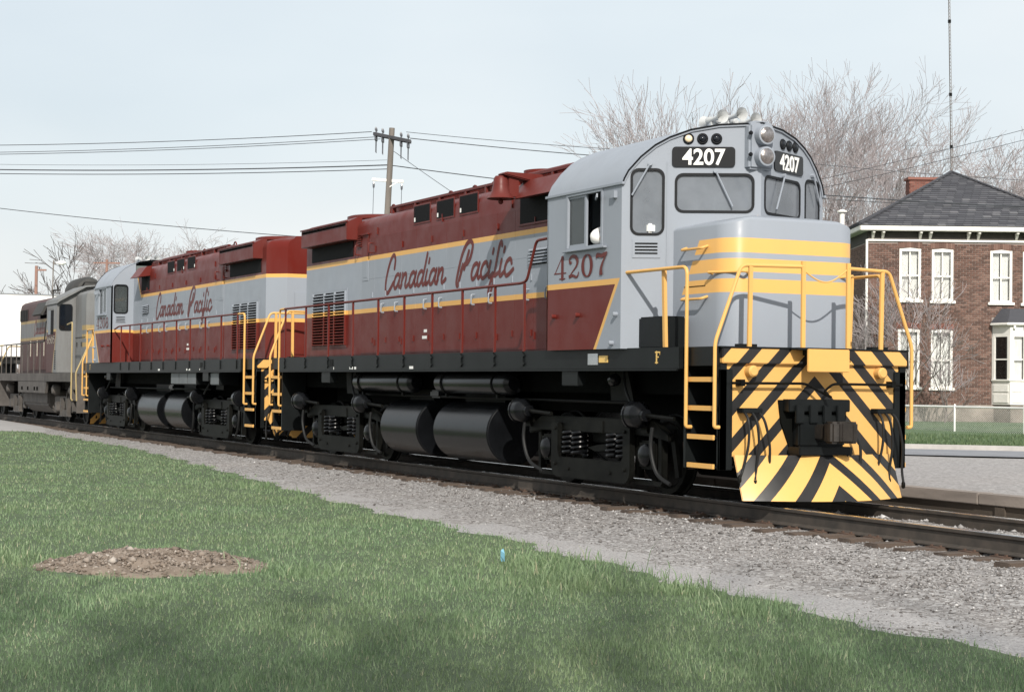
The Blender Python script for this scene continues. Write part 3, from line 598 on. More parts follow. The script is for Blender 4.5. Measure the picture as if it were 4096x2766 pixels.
    # --- front and rear ends
    for (xe, d) in ((0, 1), (XR, -1)):
        e = P_(MB().box(xe-d*.06, xe, -1.27, 1.27, .58, 1.80), 'end_plate', 'chev', root, bevel=.006)
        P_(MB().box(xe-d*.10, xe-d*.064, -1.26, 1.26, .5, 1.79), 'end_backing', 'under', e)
        P_(MB().box(xe-d*.02, xe+d*.06, -1.36, 1.36, 1.69, PLAT-.01), 'buffer_beam', 'chev', e, bevel=.01)
        P_(MB().box(xe-d*.1, xe+d*.065, -1.38, 1.38, PLAT-.012, PLAT+.008), 'beam_cap', 'black', e); P_(MB().box(xe+d*.066, xe+d*.255, -.42, .42, PLAT-.02, PLAT+.006), 'walkway_lip', 'black', e)
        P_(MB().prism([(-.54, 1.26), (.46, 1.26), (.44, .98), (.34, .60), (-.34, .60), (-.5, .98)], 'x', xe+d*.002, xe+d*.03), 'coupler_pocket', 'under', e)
        for s in (-1, 1):
            P_(MB().box(xe-d*.05, xe+d*.02, s*1.27, s*1.37, .42, 1.69), 'corner_post', 'black', e, bevel=.006)
            P_(MB().lathe([(.07, 0), (.07, .1), (.05, .12)], (xe, s*.95, 1.60), (d, 0, 0), 12), 'jack_lug', 'chev', e, smooth=True)
            P_(MB().tube(fillet([(xe+d*.1, s*1.25, 1.455), (xe+d*.1, s*.2, 1.46), (xe+d*.16, s*.02, 1.36), (xe+d*.34, 0, 1.3)], .06, 3), .016, 8), 'uncoupling_lever', 'truck', e, smooth=True)
            P_(MB().box(xe, xe+d*.12, s*1.08, s*1.14, 1.42, 1.5), 'lever_bracket', 'truck', e)
        c = coupler(root, xe+d*.05, d)
        P_(MB().box(xe+d*.01, xe+d*.16, -.48, .42, 1.12, 1.27), 'coupler_carrier', 'black', e, bevel=.01)
        for k in range(4): P_(MB().box(xe+d*.16, xe+d*.20, -.40+k*.2, -.28+k*.2, .98, 1.2), 'carrier_rib', 'black', e, bevel=.01)
        P_(MB().box(xe+d*.05, xe+d*.3, -.42, .36, .60, .70), 'coupler_shelf', 'black', e, bevel=.01)
        # multiple-unit hoses, three each side, and the train line
        for s in (-1, 1):
            P_(MB().box(xe, xe+d*.14, s*.98-.14, s*.98+.14, 1.10, 1.16), 'hose_rack', 'black', e, bevel=.008)
            for k in range(3):
                y0 = s*.98+(k-1)*.1
                hose(e, [(xe+d*.1, y0, 1.12), (xe+d*.2, y0+.015*k, 1.0), (xe+d*.20, y0+.05*(k-1)+.05, .72), (xe+d*.17, y0+.09*(k-1)+.03, .42), (xe+d*.2, y0+.12*(k-1), .36-.05*k)], .016)
        hose(e, [(xe+d*.12, -.30, .62), (xe+d*.22, -.26, .5), (xe+d*.30, -.02, .40), (xe+d*.26, .22, .46), (xe+d*.22, .33, .60)], .024)
        hose(e, [(xe+d*.1, .45, .9), (xe+d*.24, .5, .75), (xe+d*.26, .5, .45), (xe+d*.25, .48, .34)], .018)
        # fold-down walkway plate between units
        P_(MB().box(xe+d*.26, xe+d*.29, -.30, .31, 1.60, PLAT-.01), 'drop_plate', 'yellow', e, bevel=.008)
        for y in (-.2, .2): P_(MB().box(xe+d*.02, xe+d*.27, y-.02, y+.02, 1.80, PLAT-.02), 'plate_hinge', 'black', e)
        for s in (-1, 1): steps(root, xe, d, s)
        # plough, or plain pilot sheet at the rear
        if d > 0:
            n = 24; top = []; bot = []; mid_ = []
            for i in range(n+1):
                y = -1.16+2.32*i/n; ay = abs(y); g = .535*(1.16-ay) if ay > .72 else .2354+.535*(.72-ay)*(1-.5*(.72-ay)/.72)
                top.append((.02+g*.55, y, .60)); mid_.append((.12+g*.8, y, .33)); bot.append((.22+g, y, .07))
            m = MB().loft([top, mid_, bot], cap=False, closed=False)
            b2 = [[(x-.02, y, z) for x, y, z in R] for R in (top, mid_, bot)]
            m.loft(b2, cap=False, closed=False); k = n+1
            m.add(bot+b2[2], [(i, i+1, k+i+1, k+i) for i in range(n)]); m.add(top+b2[0], [(i, i+1, k+i+1, k+i) for i in range(n)])
            P_(m, 'plough', 'plough', e, smooth=True, ang=60)
        else: P_(MB().prism([(-1.1, .60), (1.1, .60), (.95, .25), (-.95, .25)], 'x', xe, xe-.02), 'plough', 'chev', e)
        # end railings: yellow
        ey = 1.45
        for s in (-1, 1):
            r = P_(MB().tube(fillet([(xe+d*.03, s*1.38, .93), (xe+d*.03, s*ey, .93), (xe+d*.03, s*ey, PLAT+.05), (xe+d*.03, s*1.09, 2.865), (xe+d*.06, s*.9, 2.865), (xe+d*.22, s*.33, 2.865)], .08, 5), .023, 8), 'end_handrail', 'yellow', root, smooth=True)
            for y in (.97, .33): P_(MB().bar((xe+d*(.03 if y > .5 else .22), s*y, PLAT), (xe+d*(.05 if y > .5 else .22), s*y, 2.87 if y > .5 else 2.93), .055, .035), 'rail_post', 'yellow', r, bevel=.004)
            P_(MB().box(xe-d*.1, xe+d*.02, s*.97-.12, s*.97+.12, PLAT+.008, PLAT+.04), 'post_shoe', 'black', r)
            xi = xe-d*.66
            if d > 0:
                pts = [(xi+.06, s*1.38, .92), (xi+.06, s*1.46, .92), (xi+.06, s*1.46, 2.865), (-2.06, s*1.50, 2.865)]
                r = P_(MB().tube(fillet(pts, .1, 5), .023, 8), 'end_handrail', 'yellow', root, smooth=True)
                P_(MB().bar((-1.20, s*1.40, PLAT), (-1.20, s*1.43, 2.86), .045, .06), 'rail_post', 'yellow', r, bevel=.004)
            else:
                pts = [(xi-.06, s*1.38, .92), (xi-.06, s*1.46, .92), (xi-.06, s*1.46, 2.865), (xi+.35, s*1.48, 2.865)]
                P_(MB().tube(fillet(pts, .1, 5), .023, 8), 'end_handrail', 'yellow', root, smooth=True)
        P_(MB().tube(smoothpts([(xe+d*.22, -.33, 2.82), (xe+d*.22, -.1, 2.70), (xe+d*.22, .1, 2.71), (xe+d*.22, .33, 2.86)], 6), .010, 6), 'safety_chain', 'yellow', root)
    # --- side railings: maroon
    for s in (-1, 1):
        pts = [(XR+1.0, s*1.485, 2.865), (-5.15, s*1.485, 2.875), (-4.98, s*1.485, 2.9), (-4.68, s*1.485, 3.46), (-4.17, s*1.485, 3.47)]
        if s > 0: pts = pts[:1]+[(-4.75, s*1.485, 2.87), (-4.25, s*1.485, 2.80)]
        r = P_(MB().tube(fillet(pts, .08, 4), .021, 8), 'side_handrail', 'maroon', root, smooth=True)
        for px in (-15.95, -14.7, -13.4, -12.1, -10.85, -9.65, -8.45, -7.25, -6.05, -5.05):
            P_(MB().bar((px, s*1.485, PLAT-.1), (px, s*1.485, 2.87), .03, .05, (1, 0, 0)), 'rail_post', 'maroon', r, bevel=.004)
    # --- tanks
    if num == '4207':
        for xa, xb in ((-12.4, -9.7), (-8.63, -5.9)):
            t = P_(MB().lathe([(.05, 0), (.10, .0), (.165, .05), (.172, .1), (.172, xb-xa-.1), (.165, xb-xa-.05), (.10, xb-xa), (.05, xb-xa)], (xa, -1.22, 1.42), (1, 0, 0), 28), 'air_reservoir', 'gloss', root, smooth=True)
            for xx in (xa+.35, xb-.45):
                P_(MB().tube([(xx, -1.22+.182*cos(a), 1.42+.182*sin(a)) for a in [2*pi*i/24 for i in range(24)]], .014, 6, closed=True), 'strap', 'truck', t, smooth=True)
                P_(MB().box(xx-.02, xx+.02, -1.3, -1.25, 1.2, 1.28), 'strap_bolt', 'truck', t)
    else:
        for xa, xb, k in ((-12.55, -10.25, 3), (-14.45, -13.75, 1)):
            t = P_(MB().box(xa, xb, .98, 1.44, 1.31, 1.598), 'equipment_box', 'black', root, bevel=.012)
            for i in range(k): P_(MB().box(xa+(xb-xa)*i/k+.02, xa+(xb-xa)*(i+1)/k-.02, 1.44, 1.448, 1.33, 1.58), 'box_lid', 'lid', t, bevel=.003)
    for s in (-1, 1):
        for xa, xb in ((-10.98, -9.32), (-8.62, -6.52)):
            t = P_(MB().lathe([(.2, .0), (.455, .0), (.47, .012), (.47, xb-xa-.012), (.455, xb-xa), (.2, xb-xa)], (xa, s*.9, .66), (1, 0, 0), 40), 'fuel_tank', 'gloss', root, smooth=True)
            P_(MB().tube([(xb-.015, s*.9+.474*cos(a), .66+.474*sin(a)) for a in [2*pi*i/36 for i in range(36)]], .01, 6, closed=True), 'tank_rim', 'gloss', t, smooth=True)
            P_(MB().box(xa+.3, xb-.3, s*.9-.03, s*.9+.03, 1.1, 1.3), 'tank_hanger', 'truck', t)
        P_(MB().tube([(-12.6, s*1.1, 1.2), (-2.2, s*1.1, 1.18)], .022, 8), 'brake_pipe', 'truck', root, smooth=True)
        P_(MB().box(-9.3, -8.9, s*.85, s*1.15, 1.17, 1.3), 'valve_block', 'gloss', root, bevel=.03)
        for xx, f_ in ((-13.0, 1), (-2.7, 1)):
            P_(MB().tube(smoothpts([(xx, s*1.15, 1.6), (xx+.15, s*1.2, 1.35), (xx+.45, s*1.25, 1.1)], 5), .02, 8), 'air_hose', 'rubber', root, smooth=True)
            P_(MB().prism([(xx-.55, 1.6), (xx-.05, 1.6), (xx+.12, 1.2), (xx-.5, 1.2)], 'y', s*1.02, s*1.06), 'sand_trap', 'truck', root)
        P_(MB().lathe([(.05, 0), (.085, .03), (.085, .1), (.04, .13)], (-2.75, s*1.3, 1.47), (1, 0, .2), 12), 'ground_light', 'gloss', root, smooth=True)
    alco_truck(root, -3.49); alco_truck(root, -13.47)
    # --- sill notices
    P_(MB().box(-3.05, -2.77, -1.508, -1.5, 1.68, 1.83), 'builder_plate', 'steel', root); P_(MB().box(-2.74, -2.5, -1.508, -1.5, 1.71, 1.80), 'builder_plate', 'gold', root)
    for s in (-1, 1):
        M = sideM(-1.24, s*1.5031, 1.70); fm = MB(); ribbon(fm, [(0, 0), (0, .13)], .035, 0); ribbon(fm, [(-.03, 0), (.035, 0)], .015, .001); ribbon(fm, [(-.03, .13), (.085, .13)], .018, .001); ribbon(fm, [(0, .07), (.055, .07)], .015, .002); ribbon(fm, [(.083, .135), (.083, .1)], .012, .002)
        xform(fm, M); P_(fm, 'end_letter', 'gold', root)
        for xx, w_ in ((-12.2, .17), (-11.95, .08), (-9.35, .16), (-13.05, .02)): P_(MB().box(xx, xx+w_, s*1.5, s*1.504, 1.645, 1.69), 'sill_notice', 'white', root)
        P_(MB().box(-13.25, -13.08, s*1.5, s*1.508, 1.71, 1.83), 'sill_socket', 'truck', root)
    # --- bell on its bracket
    if bell:
        b = P_(MB().prism([(-.85, 4.42), (-1.42, 4.515), (-1.48, 4.53), (-1.44, 4.57), (-.82, 4.56)], 'x', -6.06, -5.80), 'bell_bracket', 'maroon', root, bevel=.015)
        P_(MB().box(-5.90, -5.86, -1.37, -1.20, 4.20, 4.56), 'bell_yoke', 'maroon', b, bevel=.008)
        bl = P_(MB().lathe([(.02, .34), (.085, .335), (.11, .30), (.12, .2), (.14, .1), (.19, .02), (.21, 0), (.20, -.01), (.16, .02), (.1, .1), (.02, .2)], (-5.97, -1.45, 4.18), (0, 0, 1), 28), 'bell', 'maroon', b, smooth=True)
        P_(MB().lathe([(.01, .0), (.035, -.02), (.04, -.06), (.02, -.085)], (-5.97, -1.45, 4.18), (0, 0, 1), 12), 'clapper', 'maroon', bl, smooth=True)
    return root
u1 = century('diesel_locomotive', 'leading diesel locomotive 4207 with low grey nose and striped pilot', '4207', (0, 0, 0), 0)
u2_ = century('diesel_locomotive', 'second diesel locomotive 4208 coupled behind, running long hood first', '4208', (-35.2, 0, 0), pi, bell=False)
# ---------------------------------------------------------------- third unit: weathered hood unit
def m_old(name, kind):
    n = NT(name); x, y, z = n.sep(n.coord()); G2 = (.165, .170, .172); Y2 = (.36, .26, .11); M2 = (.055, .0125, .011)
    if kind == 'hood':
        c = n.mix(n.math('LESS_THAN', z, 2.87), G2, Y2); c = n.mix(n.math('LESS_THAN', z, 2.77), c, M2); c = n.mix(n.gt(z, 3.38), c, Y2); c = n.mix(n.gt(z, 3.48), c, M2)
    elif kind == 'cab':
        d = n.math('SUBTRACT', x, n.math('MULTIPLY', n.math('SUBTRACT', z, 1.6), .43))
        c = n.mix(n.math('MULTIPLY', n.math('LESS_THAN', z, 3.0), n.math('LESS_THAN', d, -3.66)), G2, Y2); c = n.mix(n.math('MULTIPLY', n.math('LESS_THAN', z, 2.92), n.math('LESS_THAN', d, -3.73)), c, M2)
    else:
        a = n.between(z, 2.95, 3.10)
        for lo, hi in ((2.68, 2.82), (2.42, 2.56)): a = n.math('ADD', a, n.between(z, lo, hi))
        c = n.mix(n.math('MULTIPLY', a, n.gt(x, -1.9)), G2, Y2)
    cc = n.coord(); f = n.noise(cc, 5, 6, .65, (1, 1, .12)); g = n.noise(cc, 1.2, 5, .6)
    c = n.mix(n.rng(f, .45, .75, 0, .42), c, (.075, .06, .052)); c = n.mix(n.rng(g, .4, .8, 0, .3), c, (.08, .06, .05))
    return n.done(c, .62)
for k in ('hood', 'cab', 'nose'): MT['old_'+k] = m_old('weathered_'+k, k)
MT['grime'] = plain('grimy_frame', (.075, .067, .061), .75, 0, .35, 2.5, .1); MT['soot'] = plain('sooty_black', (.03, .029, .027), .7, 0, .3)
MT['oldyellow'] = plain('faded_yellow', (.36, .28, .14), .7); MT['cream'] = plain('faded_cream', (.40, .37, .31), .7, 0, .3, 9)
def old_unit():
    'built with its front end plate at x = 0 and moved to its place in the train'
    root = empty('diesel_locomotive', 'weathered third diesel locomotive with tall short hood and dirty grey cab', 'locomotive', (-35.95, 0, 0), 0, 'locomotives of the train')
    P_ = lambda mb, nm, mat, par=root, **k: mb.build(nm, mat, par, **k)
    XE = -14.4
    P_(MB().box(XE, 0, -1.3, 1.3, 1.35, 1.58), 'underframe', 'grime')
    for s in (-1, 1):
        sl_ = P_(MB().box(XE+.7, -.7, s*1.3, s*1.5, 1.32, 1.595), 'side_sill', 'grime', bevel=.01)
        sk = P_(MB().prism([(-9.8, 1.318), (-4.65, 1.318), (-4.85, .93), (-9.75, .93)], 'y', s*1.40, s*1.49), 'side_skirt', 'grime', bevel=.01)
        for xx in (-9.0, -7.9, -6.7, -6.2): P_(MB().box(xx-.12, xx+.12, s*1.488, s*1.497, 1.02, 1.14), 'skirt_hole', 'dark', sk)
        pts = [(XE+.8, s*1.47, 2.62), (-5.2, s*1.47, 2.64), (-4.95, s*1.47, 3.3), (-4.72, s*1.47, 3.32)]
        r = P_(MB().tube(fillet(pts, .08, 4), .022, 8), 'side_handrail', 'soot', smooth=True)
        for xx in (-13.4, -12.4, -11.4, -10.3, -9.2, -8.1, -7.0, -5.9): P_(MB().bar((xx, s*1.47, 1.5), (xx, s*1.47, 2.63), .03, .045, (1, 0, 0)), 'rail_post', 'grime', r)
        for xe, d in ((0, 1), (XE, -1)):
            P_(MB().tube(fillet([(xe-d*.62, s*1.46, .75), (xe-d*.62, s*1.5, .8), (xe-d*.62, s*1.5, 3.15 if d > 0 else 2.62), (xe-d*1.5, s*1.47, 3.1 if d > 0 else 2.62)], .1, 4), .025, 8), 'end_handrail', 'oldyellow', smooth=True)
            P_(MB().tube(fillet([(xe, s*1.46, .75), (xe, s*1.5, 1.6), (xe, s*1.05, 2.62), (xe, s*.35, 2.62)], .1, 4), .025, 8), 'end_handrail', 'oldyellow', smooth=True)
            st = P_(MB().box(xe-d*.68, xe, s*.95, s*1.0, .4, 1.4), 'step_back', 'grime')
            P_(MB().box(xe-d*.70, xe-d*.66, s*.95, s*1.46, .38, 1.5), 'step_stringer', 'grime', st); P_(MB().box(xe-d*.03, xe+d*.01, s*.95, s*1.46, .38, 1.5), 'step_stringer', 'grime', st)
            for zz in (.42, .75, 1.08): P_(MB().box(xe-d*.66, xe-d*.03, s*1.0, s*1.45, zz, zz+.03), 'step_tread', 'grime', st)
    for xe, d in ((0, 1), (XE, -1)):
        e = P_(MB().box(xe-d*.05, xe, -1.4, 1.4, .45, 1.58), 'end_plate', 'grime', bevel=.01); coupler(root, xe+d*.05, d)
        P_(MB().box(xe, xe+d*.05, -1.0, 1.0, 1.1, 1.5), 'buffer_beam', 'soot', e)
    P_(MB().prism([(-1.25, 1.0), (-1.25, .55), (-.95, .27), (.95, .27), (1.25, .55), (1.25, 1.0)], 'x', -10.0, -5.6), 'fuel_tank', 'grime', bevel=.05)
    sec = [(-.93, 1.58), (-.93, 3.95), (-.90, 4.08), (-.80, 4.17), (-.5, 4.26), (0, 4.29)]; full = sec+[(-a, b) for a, b in sec[-2::-1]]
    S = lambda x, k=1: [(x, y*k, z) for y, z in full]
    h = P_(MB().loft([S(-4.6), S(-12.65), S(-12.75, .95)]), 'long_hood', 'old_hood', smooth=True, ang=30)
    n_ = P_(MB().loft([S(-2.9), S(-1.35), S(-1.12, .72)]), 'short_hood', 'old_nose', smooth=True, ang=25)
    P_(MB().box(-2.85, -1.4, -.945, -.93, 2.72, 2.735), 'seam', 'soot', n_)
    for xx in (-2.6, -1.9): P_(MB().box(xx-.04, xx+.04, -.96, -.93, 2.45, 2.58), 'latch', 'soot', n_)
    nb = P_(MB().box(-1.25, -1.13, -.72, -.42, 3.86, 4.06), 'number_board', 'old_nose', n_, bevel=.02); P_(MB().box(-1.13, -1.12, -.69, -.45, 3.88, 4.04), 'board_face', 'board', nb)
    for zz in (3.42, 3.68): 
        l_ = P_(MB().lathe([(.16, 0), (.17, .06), (.14, .08)], (-1.12, 0, zz), (1, 0, 0), 20), 'headlight', 'soot', n_, smooth=True); P_(MB().lathe([(.13, .08), (.05, .1), (.01, .1)], (-1.12, 0, zz), (1, 0, 0), 16), 'headlight_lens', 'lamp', l_, smooth=True)
    P_(MB().lathe([(.13, 0), (.14, .05), (.10, .07)], (-1.15, -.58, 3.6), (1, 0, 0), 16), 'class_light', 'soot', n_, smooth=True)
    # cab with gabled roof
    cs = [(-1.5, 1.6), (-1.5, 3.80), (-1.44, 3.9), (-.6, 4.36), (0, 4.42)]; full2 = cs+[(-a, b) for a, b in cs[-2::-1]]
    cab = P_(MB().loft([[(x, y, z) for y, z in full2] for x in (-4.7, -3.0)]), 'cab', 'old_cab', bevel=.02)
    P_(MB().loft([[(x, y*1.02, z+.03) for y, z in [(-1.5, 3.78), (-1.46, 3.92), (-.6, 4.38), (0, 4.44), (.6, 4.38), (1.46, 3.92), (1.5, 3.78), (1.42, 3.85), (.6, 4.33), (0, 4.39), (-.6, 4.33), (-1.42, 3.85)]] for x in (-4.85, -2.85)]), 'cab_roof', 'old_cab', cab)
    for s in (-1, 1):
        w = P_(MB().box(-4.45, -3.4, s*1.5, s*1.515, 2.78, 3.68), 'window_frame', 'old_cab', cab); P_(MB().box(-4.38, -3.95, s*1.515, s*1.52, 2.84, 3.62), 'side_pane', 'lens_dark', w); P_(MB().box(-3.9, -3.47, s*1.515, s*1.52, 2.84, 3.62), 'side_pane', 'screen', w)
        M = frameM((-2.985, -1.44 if s < 0 else .98, 0), (0, 1, 0), (0, 0, 1))
        g = panel('cab_window', [rr(.02, .40, 2.98, 3.78, .08)], .012, M, 'lens_dark', cab); M2 = M.copy(); M2.translation.x += .006
        panel('window_gasket', [rr(.0, .42, 2.96, 3.80, .09), rr(.03, .39, 2.99, 3.77, .07)], .02, M2, 'gasket', g)
        m = numerals('8505', .24, .33, .30); xform(m, sideM(-4.55 if s < 0 else -3.3, s*1.505, 2.55)); P_(m, 'cab_number', 'cream', cab)
        for k in range(9): P_(MB().box(-3.32, -3.17, s*1.5, s*1.506, 1.72+.07*k, 1.755+.07*k), 'cab_vent_slot', 'dark', cab)
        Y = s*.93
        for i in range(9):
            a = -5.0-.62*i; P_(MB().box(a-.6, a-.02, Y, Y+s*.012, 1.7, 3.35), 'hood_door', 'old_hood', h, bevel=.004)
            if i % 2 == 0: P_(MB().box(a-.56, a-.5, Y+s*.012, Y+s*.03, 2.2, 2.75), 'latch_bar', 'cream', h)
        mb = script('Canadian', .26, .2, w=.05); xform(mb, sideM(-9.9 if s < 0 else -6, Y+s*.014, 2.98)); P_(mb, 'lettering', 'maroon', h)
        P_(MB().box(-12.6, -11.2, Y, Y+s*.02, 3.5, 3.9), 'radiator_screen', 'screen', h)
        for k in range(5): P_(MB().box(-12.6+.35*k-.012, -12.6+.35*k+.012, Y+s*.02, Y+s*.03, 3.5, 3.9), 'screen_bar', 'soot', h)
        P_(MB().prism([(s*.92, 4.02), (s*1.0, 4.05), (s*1.22, 3.62), (s*1.14, 3.58)], 'x', -8.9, -7.3), 'filter_shutter', 'soot', h)
        P_(MB().box(-8.8, -7.4, Y, Y+s*.014, 3.5, 3.62), 'filter_opening', 'dark', h)
    P_(MB().lathe([(.3, 0), (.45, .06), (.5, .3), (.5, 1.7), (.42, 1.95), (.3, 2.0)], (-7.2, 0, 4.34), (1, 0, 0), 24), 'winterization_hatch', 'soot', h, smooth=True)
    P_(MB().tube(fillet([(-5.15, -.3, 4.45), (-4.6, -.3, 4.62), (-4.6, .3, 4.62), (-5.15, .3, 4.45)], .05, 3), .03, 6), 'roof_rail', 'soot', h)
    P_(MB().tube(fillet([(-9.4, -.4, 4.25), (-9.4, -.4, 4.55), (-8.2, -.4, 4.5)], .04, 3), .03, 6), 'roof_rail', 'soot', h)
    P_(MB().lathe([(.05, 0), (.05, .2), (.12, .25), (.12, .32), (.03, .36)], (-3.4, .3, 4.4), (0, 0, 1), 10), 'roof_beacon', 'soot', cab, smooth=True)
    P_(MB().box(-3.2, -2.2, -.25, .25, 4.28, 4.42), 'roof_box', 'soot', n_)
    for cx in (-2.95, -11.4):
        t = P_(MB().box(cx-.4, cx+.4, -1.0, 1.0, .6, .95), 'truck_bolster', 'grime'); wheels(t, cx-1.37); wheels(t, cx+1.37)
        for s in (-1, 1):
            P_(MB().prism([(cx+a, b) for a, b in [(-2.0, .85), (2.0, .85), (2.0, .66), (1.75, .6), (.8, .6), (.55, .5), (-.55, .5), (-.8, .6), (-1.75, .6), (-2.0, .66)]], 'y', s*1.02, s*1.14), 'side_frame', 'grime', t, bevel=.02)
            for px in (-1.37, 1.37):
                P_(MB().box(cx+px-.17, cx+px+.17, s*1.08, s*1.24, .36, .68), 'journal_box', 'grime', t, bevel=.03)
                P_(MB().lathe([(.17, 0), (.19, .1), (.14, .22), (.06, .25)], (cx+px-.1*s, s*1.15, 1.05), (0, s, .1), 14), 'brake_cylinder', 'grime', t, smooth=True)
            for px in (-.5, .5): P_(MB().prism([(cx+px-.1, .8), (cx+px+.1, .8), (cx+px+.06, .3), (cx+px+.22, .22), (cx+px-.22, .22), (cx+px-.06, .3)], 'y', s*1.14, s*1.26), 'spring_hanger', 'grime', t, bevel=.01)
            m = MB()
            for k in range(6): m.box(cx-.55+.05*k, cx+.55-.05*k, s*1.15, s*1.24, .22+.035*k, .25+.035*k)
            P_(m, 'leaf_spring', 'grime', t)['kind'] = 'stuff'
            P_(MB().bar((cx-.1, s*1.2, .4), (cx+.5, s*1.22, 1.05), .05, .05), 'damper', 'grime', t)
    return root
old_unit()
# ---------------------------------------------------------------- flatcar carrying a white trailer
MT['tr_white'] = plain('white_trailer_skin', (.80, .79, .77), .4, 0, .04, 2)
def trailer_car():
    f = empty('flatcar', 'black flatcar behind the weathered locomotive', 'flatcar', (-51.55, 0, 0))
    MB().box(-14, 0, -1.35, 1.35, .95, 1.15).build('deck', 'soot', f); MB().box(-14, 0, -.5, .5, .6, .95).build('centre_sill', 'soot', f)
    coupler(f, .05, 1)
    for s in (-1, 1): MB().box(-14, 0, s*1.3, s*1.42, .85, 1.2).build('side_sill', 'soot', f)
    for cx in (-2.0, -12): wheels(f, cx-.85); wheels(f, cx+.85); MB().box(cx-1.2, cx+1.2, -1.05, -.95, .4, .7).build('side_frame', 'soot', f)
    t = empty('trailer', 'white box trailer riding on the flatcar at the left edge', 'trailer', (-52.1, 0, 1.15))
    b = MB().box(-12, 0, -1.22, 1.22, 1.1, 3.52).build('box_body', 'tr_white', t, .02)
    for y in (-1.2, 1.2): MB().box(-.03, .02, y-.03, y+.03, 1.08, 3.54).build('corner_post', 'steel', b)
    MB().box(-12, .02, -1.24, 1.24, 3.52, 3.56).build('roof_rim', 'steel', b)
    MB().box(-11.5, -.2, -.5, .5, .85, 1.1).build('chassis', 'soot', t)
    for xx in (-10.5, -9.3):
        for y in (-1.0, -.72, .72, 1.0): MB().lathe([(.2, -.1), (.47, -.12), (.5, -.08), (.5, .08), (.47, .12), (.2, .1)], (xx, y, .5), (0, 1, 0), 20).build('tyre', 'rubber', t, smooth=True)
    for y in (-.8, .8): MB().box(-2.6, -2.45, y-.06, y+.06, 0, 1.1).build('landing_leg', 'soot', t)
trailer_car()
# ---------------------------------------------------------------- ground
rng = np.random.default_rng(7)
def gravel_mat(name, stops, scale, bump=.6):
    n = NT(name); c = n.coord('Object'); v = n.node('ShaderNodeTexVoronoi', Scale=scale); n.put(v.inputs['Vector'], c)
    f = n.noise(c, .5, 5, .6); col = n.ramp(n.sep(v.outputs['Color'])[0], stops); col = n.mix(n.rng(f, .35, .7, .0, .55), col, n.mix(.5, col, (.30, .27, .25)))
    n.bump(n.math('ADD', v.outputs['Distance'], n.noise(c, 90, 3)), bump, .02); return n.done(col, .92)
MT['ballast'] = gravel_mat('ballast_bed', [(0, (.12, .11, .105)), (.45, (.235, .222, .217)), (.8, (.32, .31, .305)), (1, (.46, .45, .445))], 28)
MT['path'] = gravel_mat('fine_gravel', [(0, (.20, .192, .19)), (.5, (.30, .29, .29)), (1, (.40, .388, .388))], 60, .35)
MT['stone'] = None
def stone_mat():
    n = NT('crushed_stone'); g = n.node('ShaderNodeNewGeometry'); c = n.ramp(g.outputs['Random Per Island'], [(0, (.075, .068, .064)), (.3, (.165, .153, .148)), (.65, (.25, .24, .236)), (.95, (.32, .31, .307)), (1, (.54, .53, .525))])
    return n.done(c, .9)
MT['stone'] = stone_mat()
def clod_mat():
    n = NT('earthy_stone'); g = n.node('ShaderNodeNewGeometry'); return n.done(n.ramp(g.outputs['Random Per Island'], [(0, (.10, .076, .058)), (.5, (.19, .152, .122)), (.92, (.27, .23, .195)), (1, (.40, .36, .32))]), .95)
MT['clod'] = clod_mat()
def m_dirt():
    n = NT('dry_soil'); c = n.coord(); f = n.noise(c, 6, 6, .65); n.bump(n.noise(c, 40, 4), .5, .02)
    return n.done(n.ramp(f, [(.3, (.13, .10, .075)), (.7, (.25, .20, .16))]), .95)
MT['soil'] = m_dirt()
def m_lawn():
    n = NT('lawn_soil'); c = n.coord(); f = n.noise(c, 3, 6, .65); n.bump(n.noise(c, 50, 4), .7, .03)
    return n.done(n.ramp(f, [(.3, (.055, .080, .042)), (.65, (.085, .12, .062)), (.8, (.15, .14, .09))]), .95)
MT['lawn'] = m_lawn()
def m_grass(name, cols):
    n = NT(name); g = n.node('ShaderNodeNewGeometry'); c = n.ramp(g.outputs['Random Per Island'], cols); f = n.noise(n.coord(), .45, 3)
    c = n.mix(n.rng(f, .35, .7, 0, .6), c, n.mix(.5, c, (.22, .24, .12)))
    n.put(n.b.inputs['Transmission Weight'], 0.0); m = n.done(c, .55, 0, .3)
    tl = n.node('ShaderNodeBsdfTranslucent'); n.put(tl.inputs[0], c); mxs = n.node('ShaderNodeMixShader'); mxs.inputs[0].default_value = .3
    n.t.links.new(n.b.outputs[0], mxs.inputs[1]); n.t.links.new(tl.outputs[0], mxs.inputs[2]); n.t.links.new(mxs.outputs[0], n.out.inputs[0]); return m
MT['grass'] = m_grass('grass_blades', [(0, (.11, .178, .092)), (.45, (.165, .252, .13)), (.8, (.225, .32, .18)), (.95, (.30, .375, .23)), (1, (.46, .43, .30))])
def grid(name, mat, xs, ys, zf, keep=None, parent=None):
    X, Y = np.meshgrid(xs, ys, indexing='ij'); Z = zf(X, Y); nx, ny = len(xs), len(ys)
    V = np.stack([X, Y, Z], -1).reshape(-1, 3); i, j = np.meshgrid(np.arange(nx-1), np.arange(ny-1), indexing='ij'); a = (i*ny+j).ravel()
    F = np.stack([a, a+ny, a+ny+1, a+1], -1)
    if keep is not None:
        cx = V[F].mean(1); F = F[keep(cx[:, 0], cx[:, 1])]
    return raw(name, V, F, mat, parent, True)
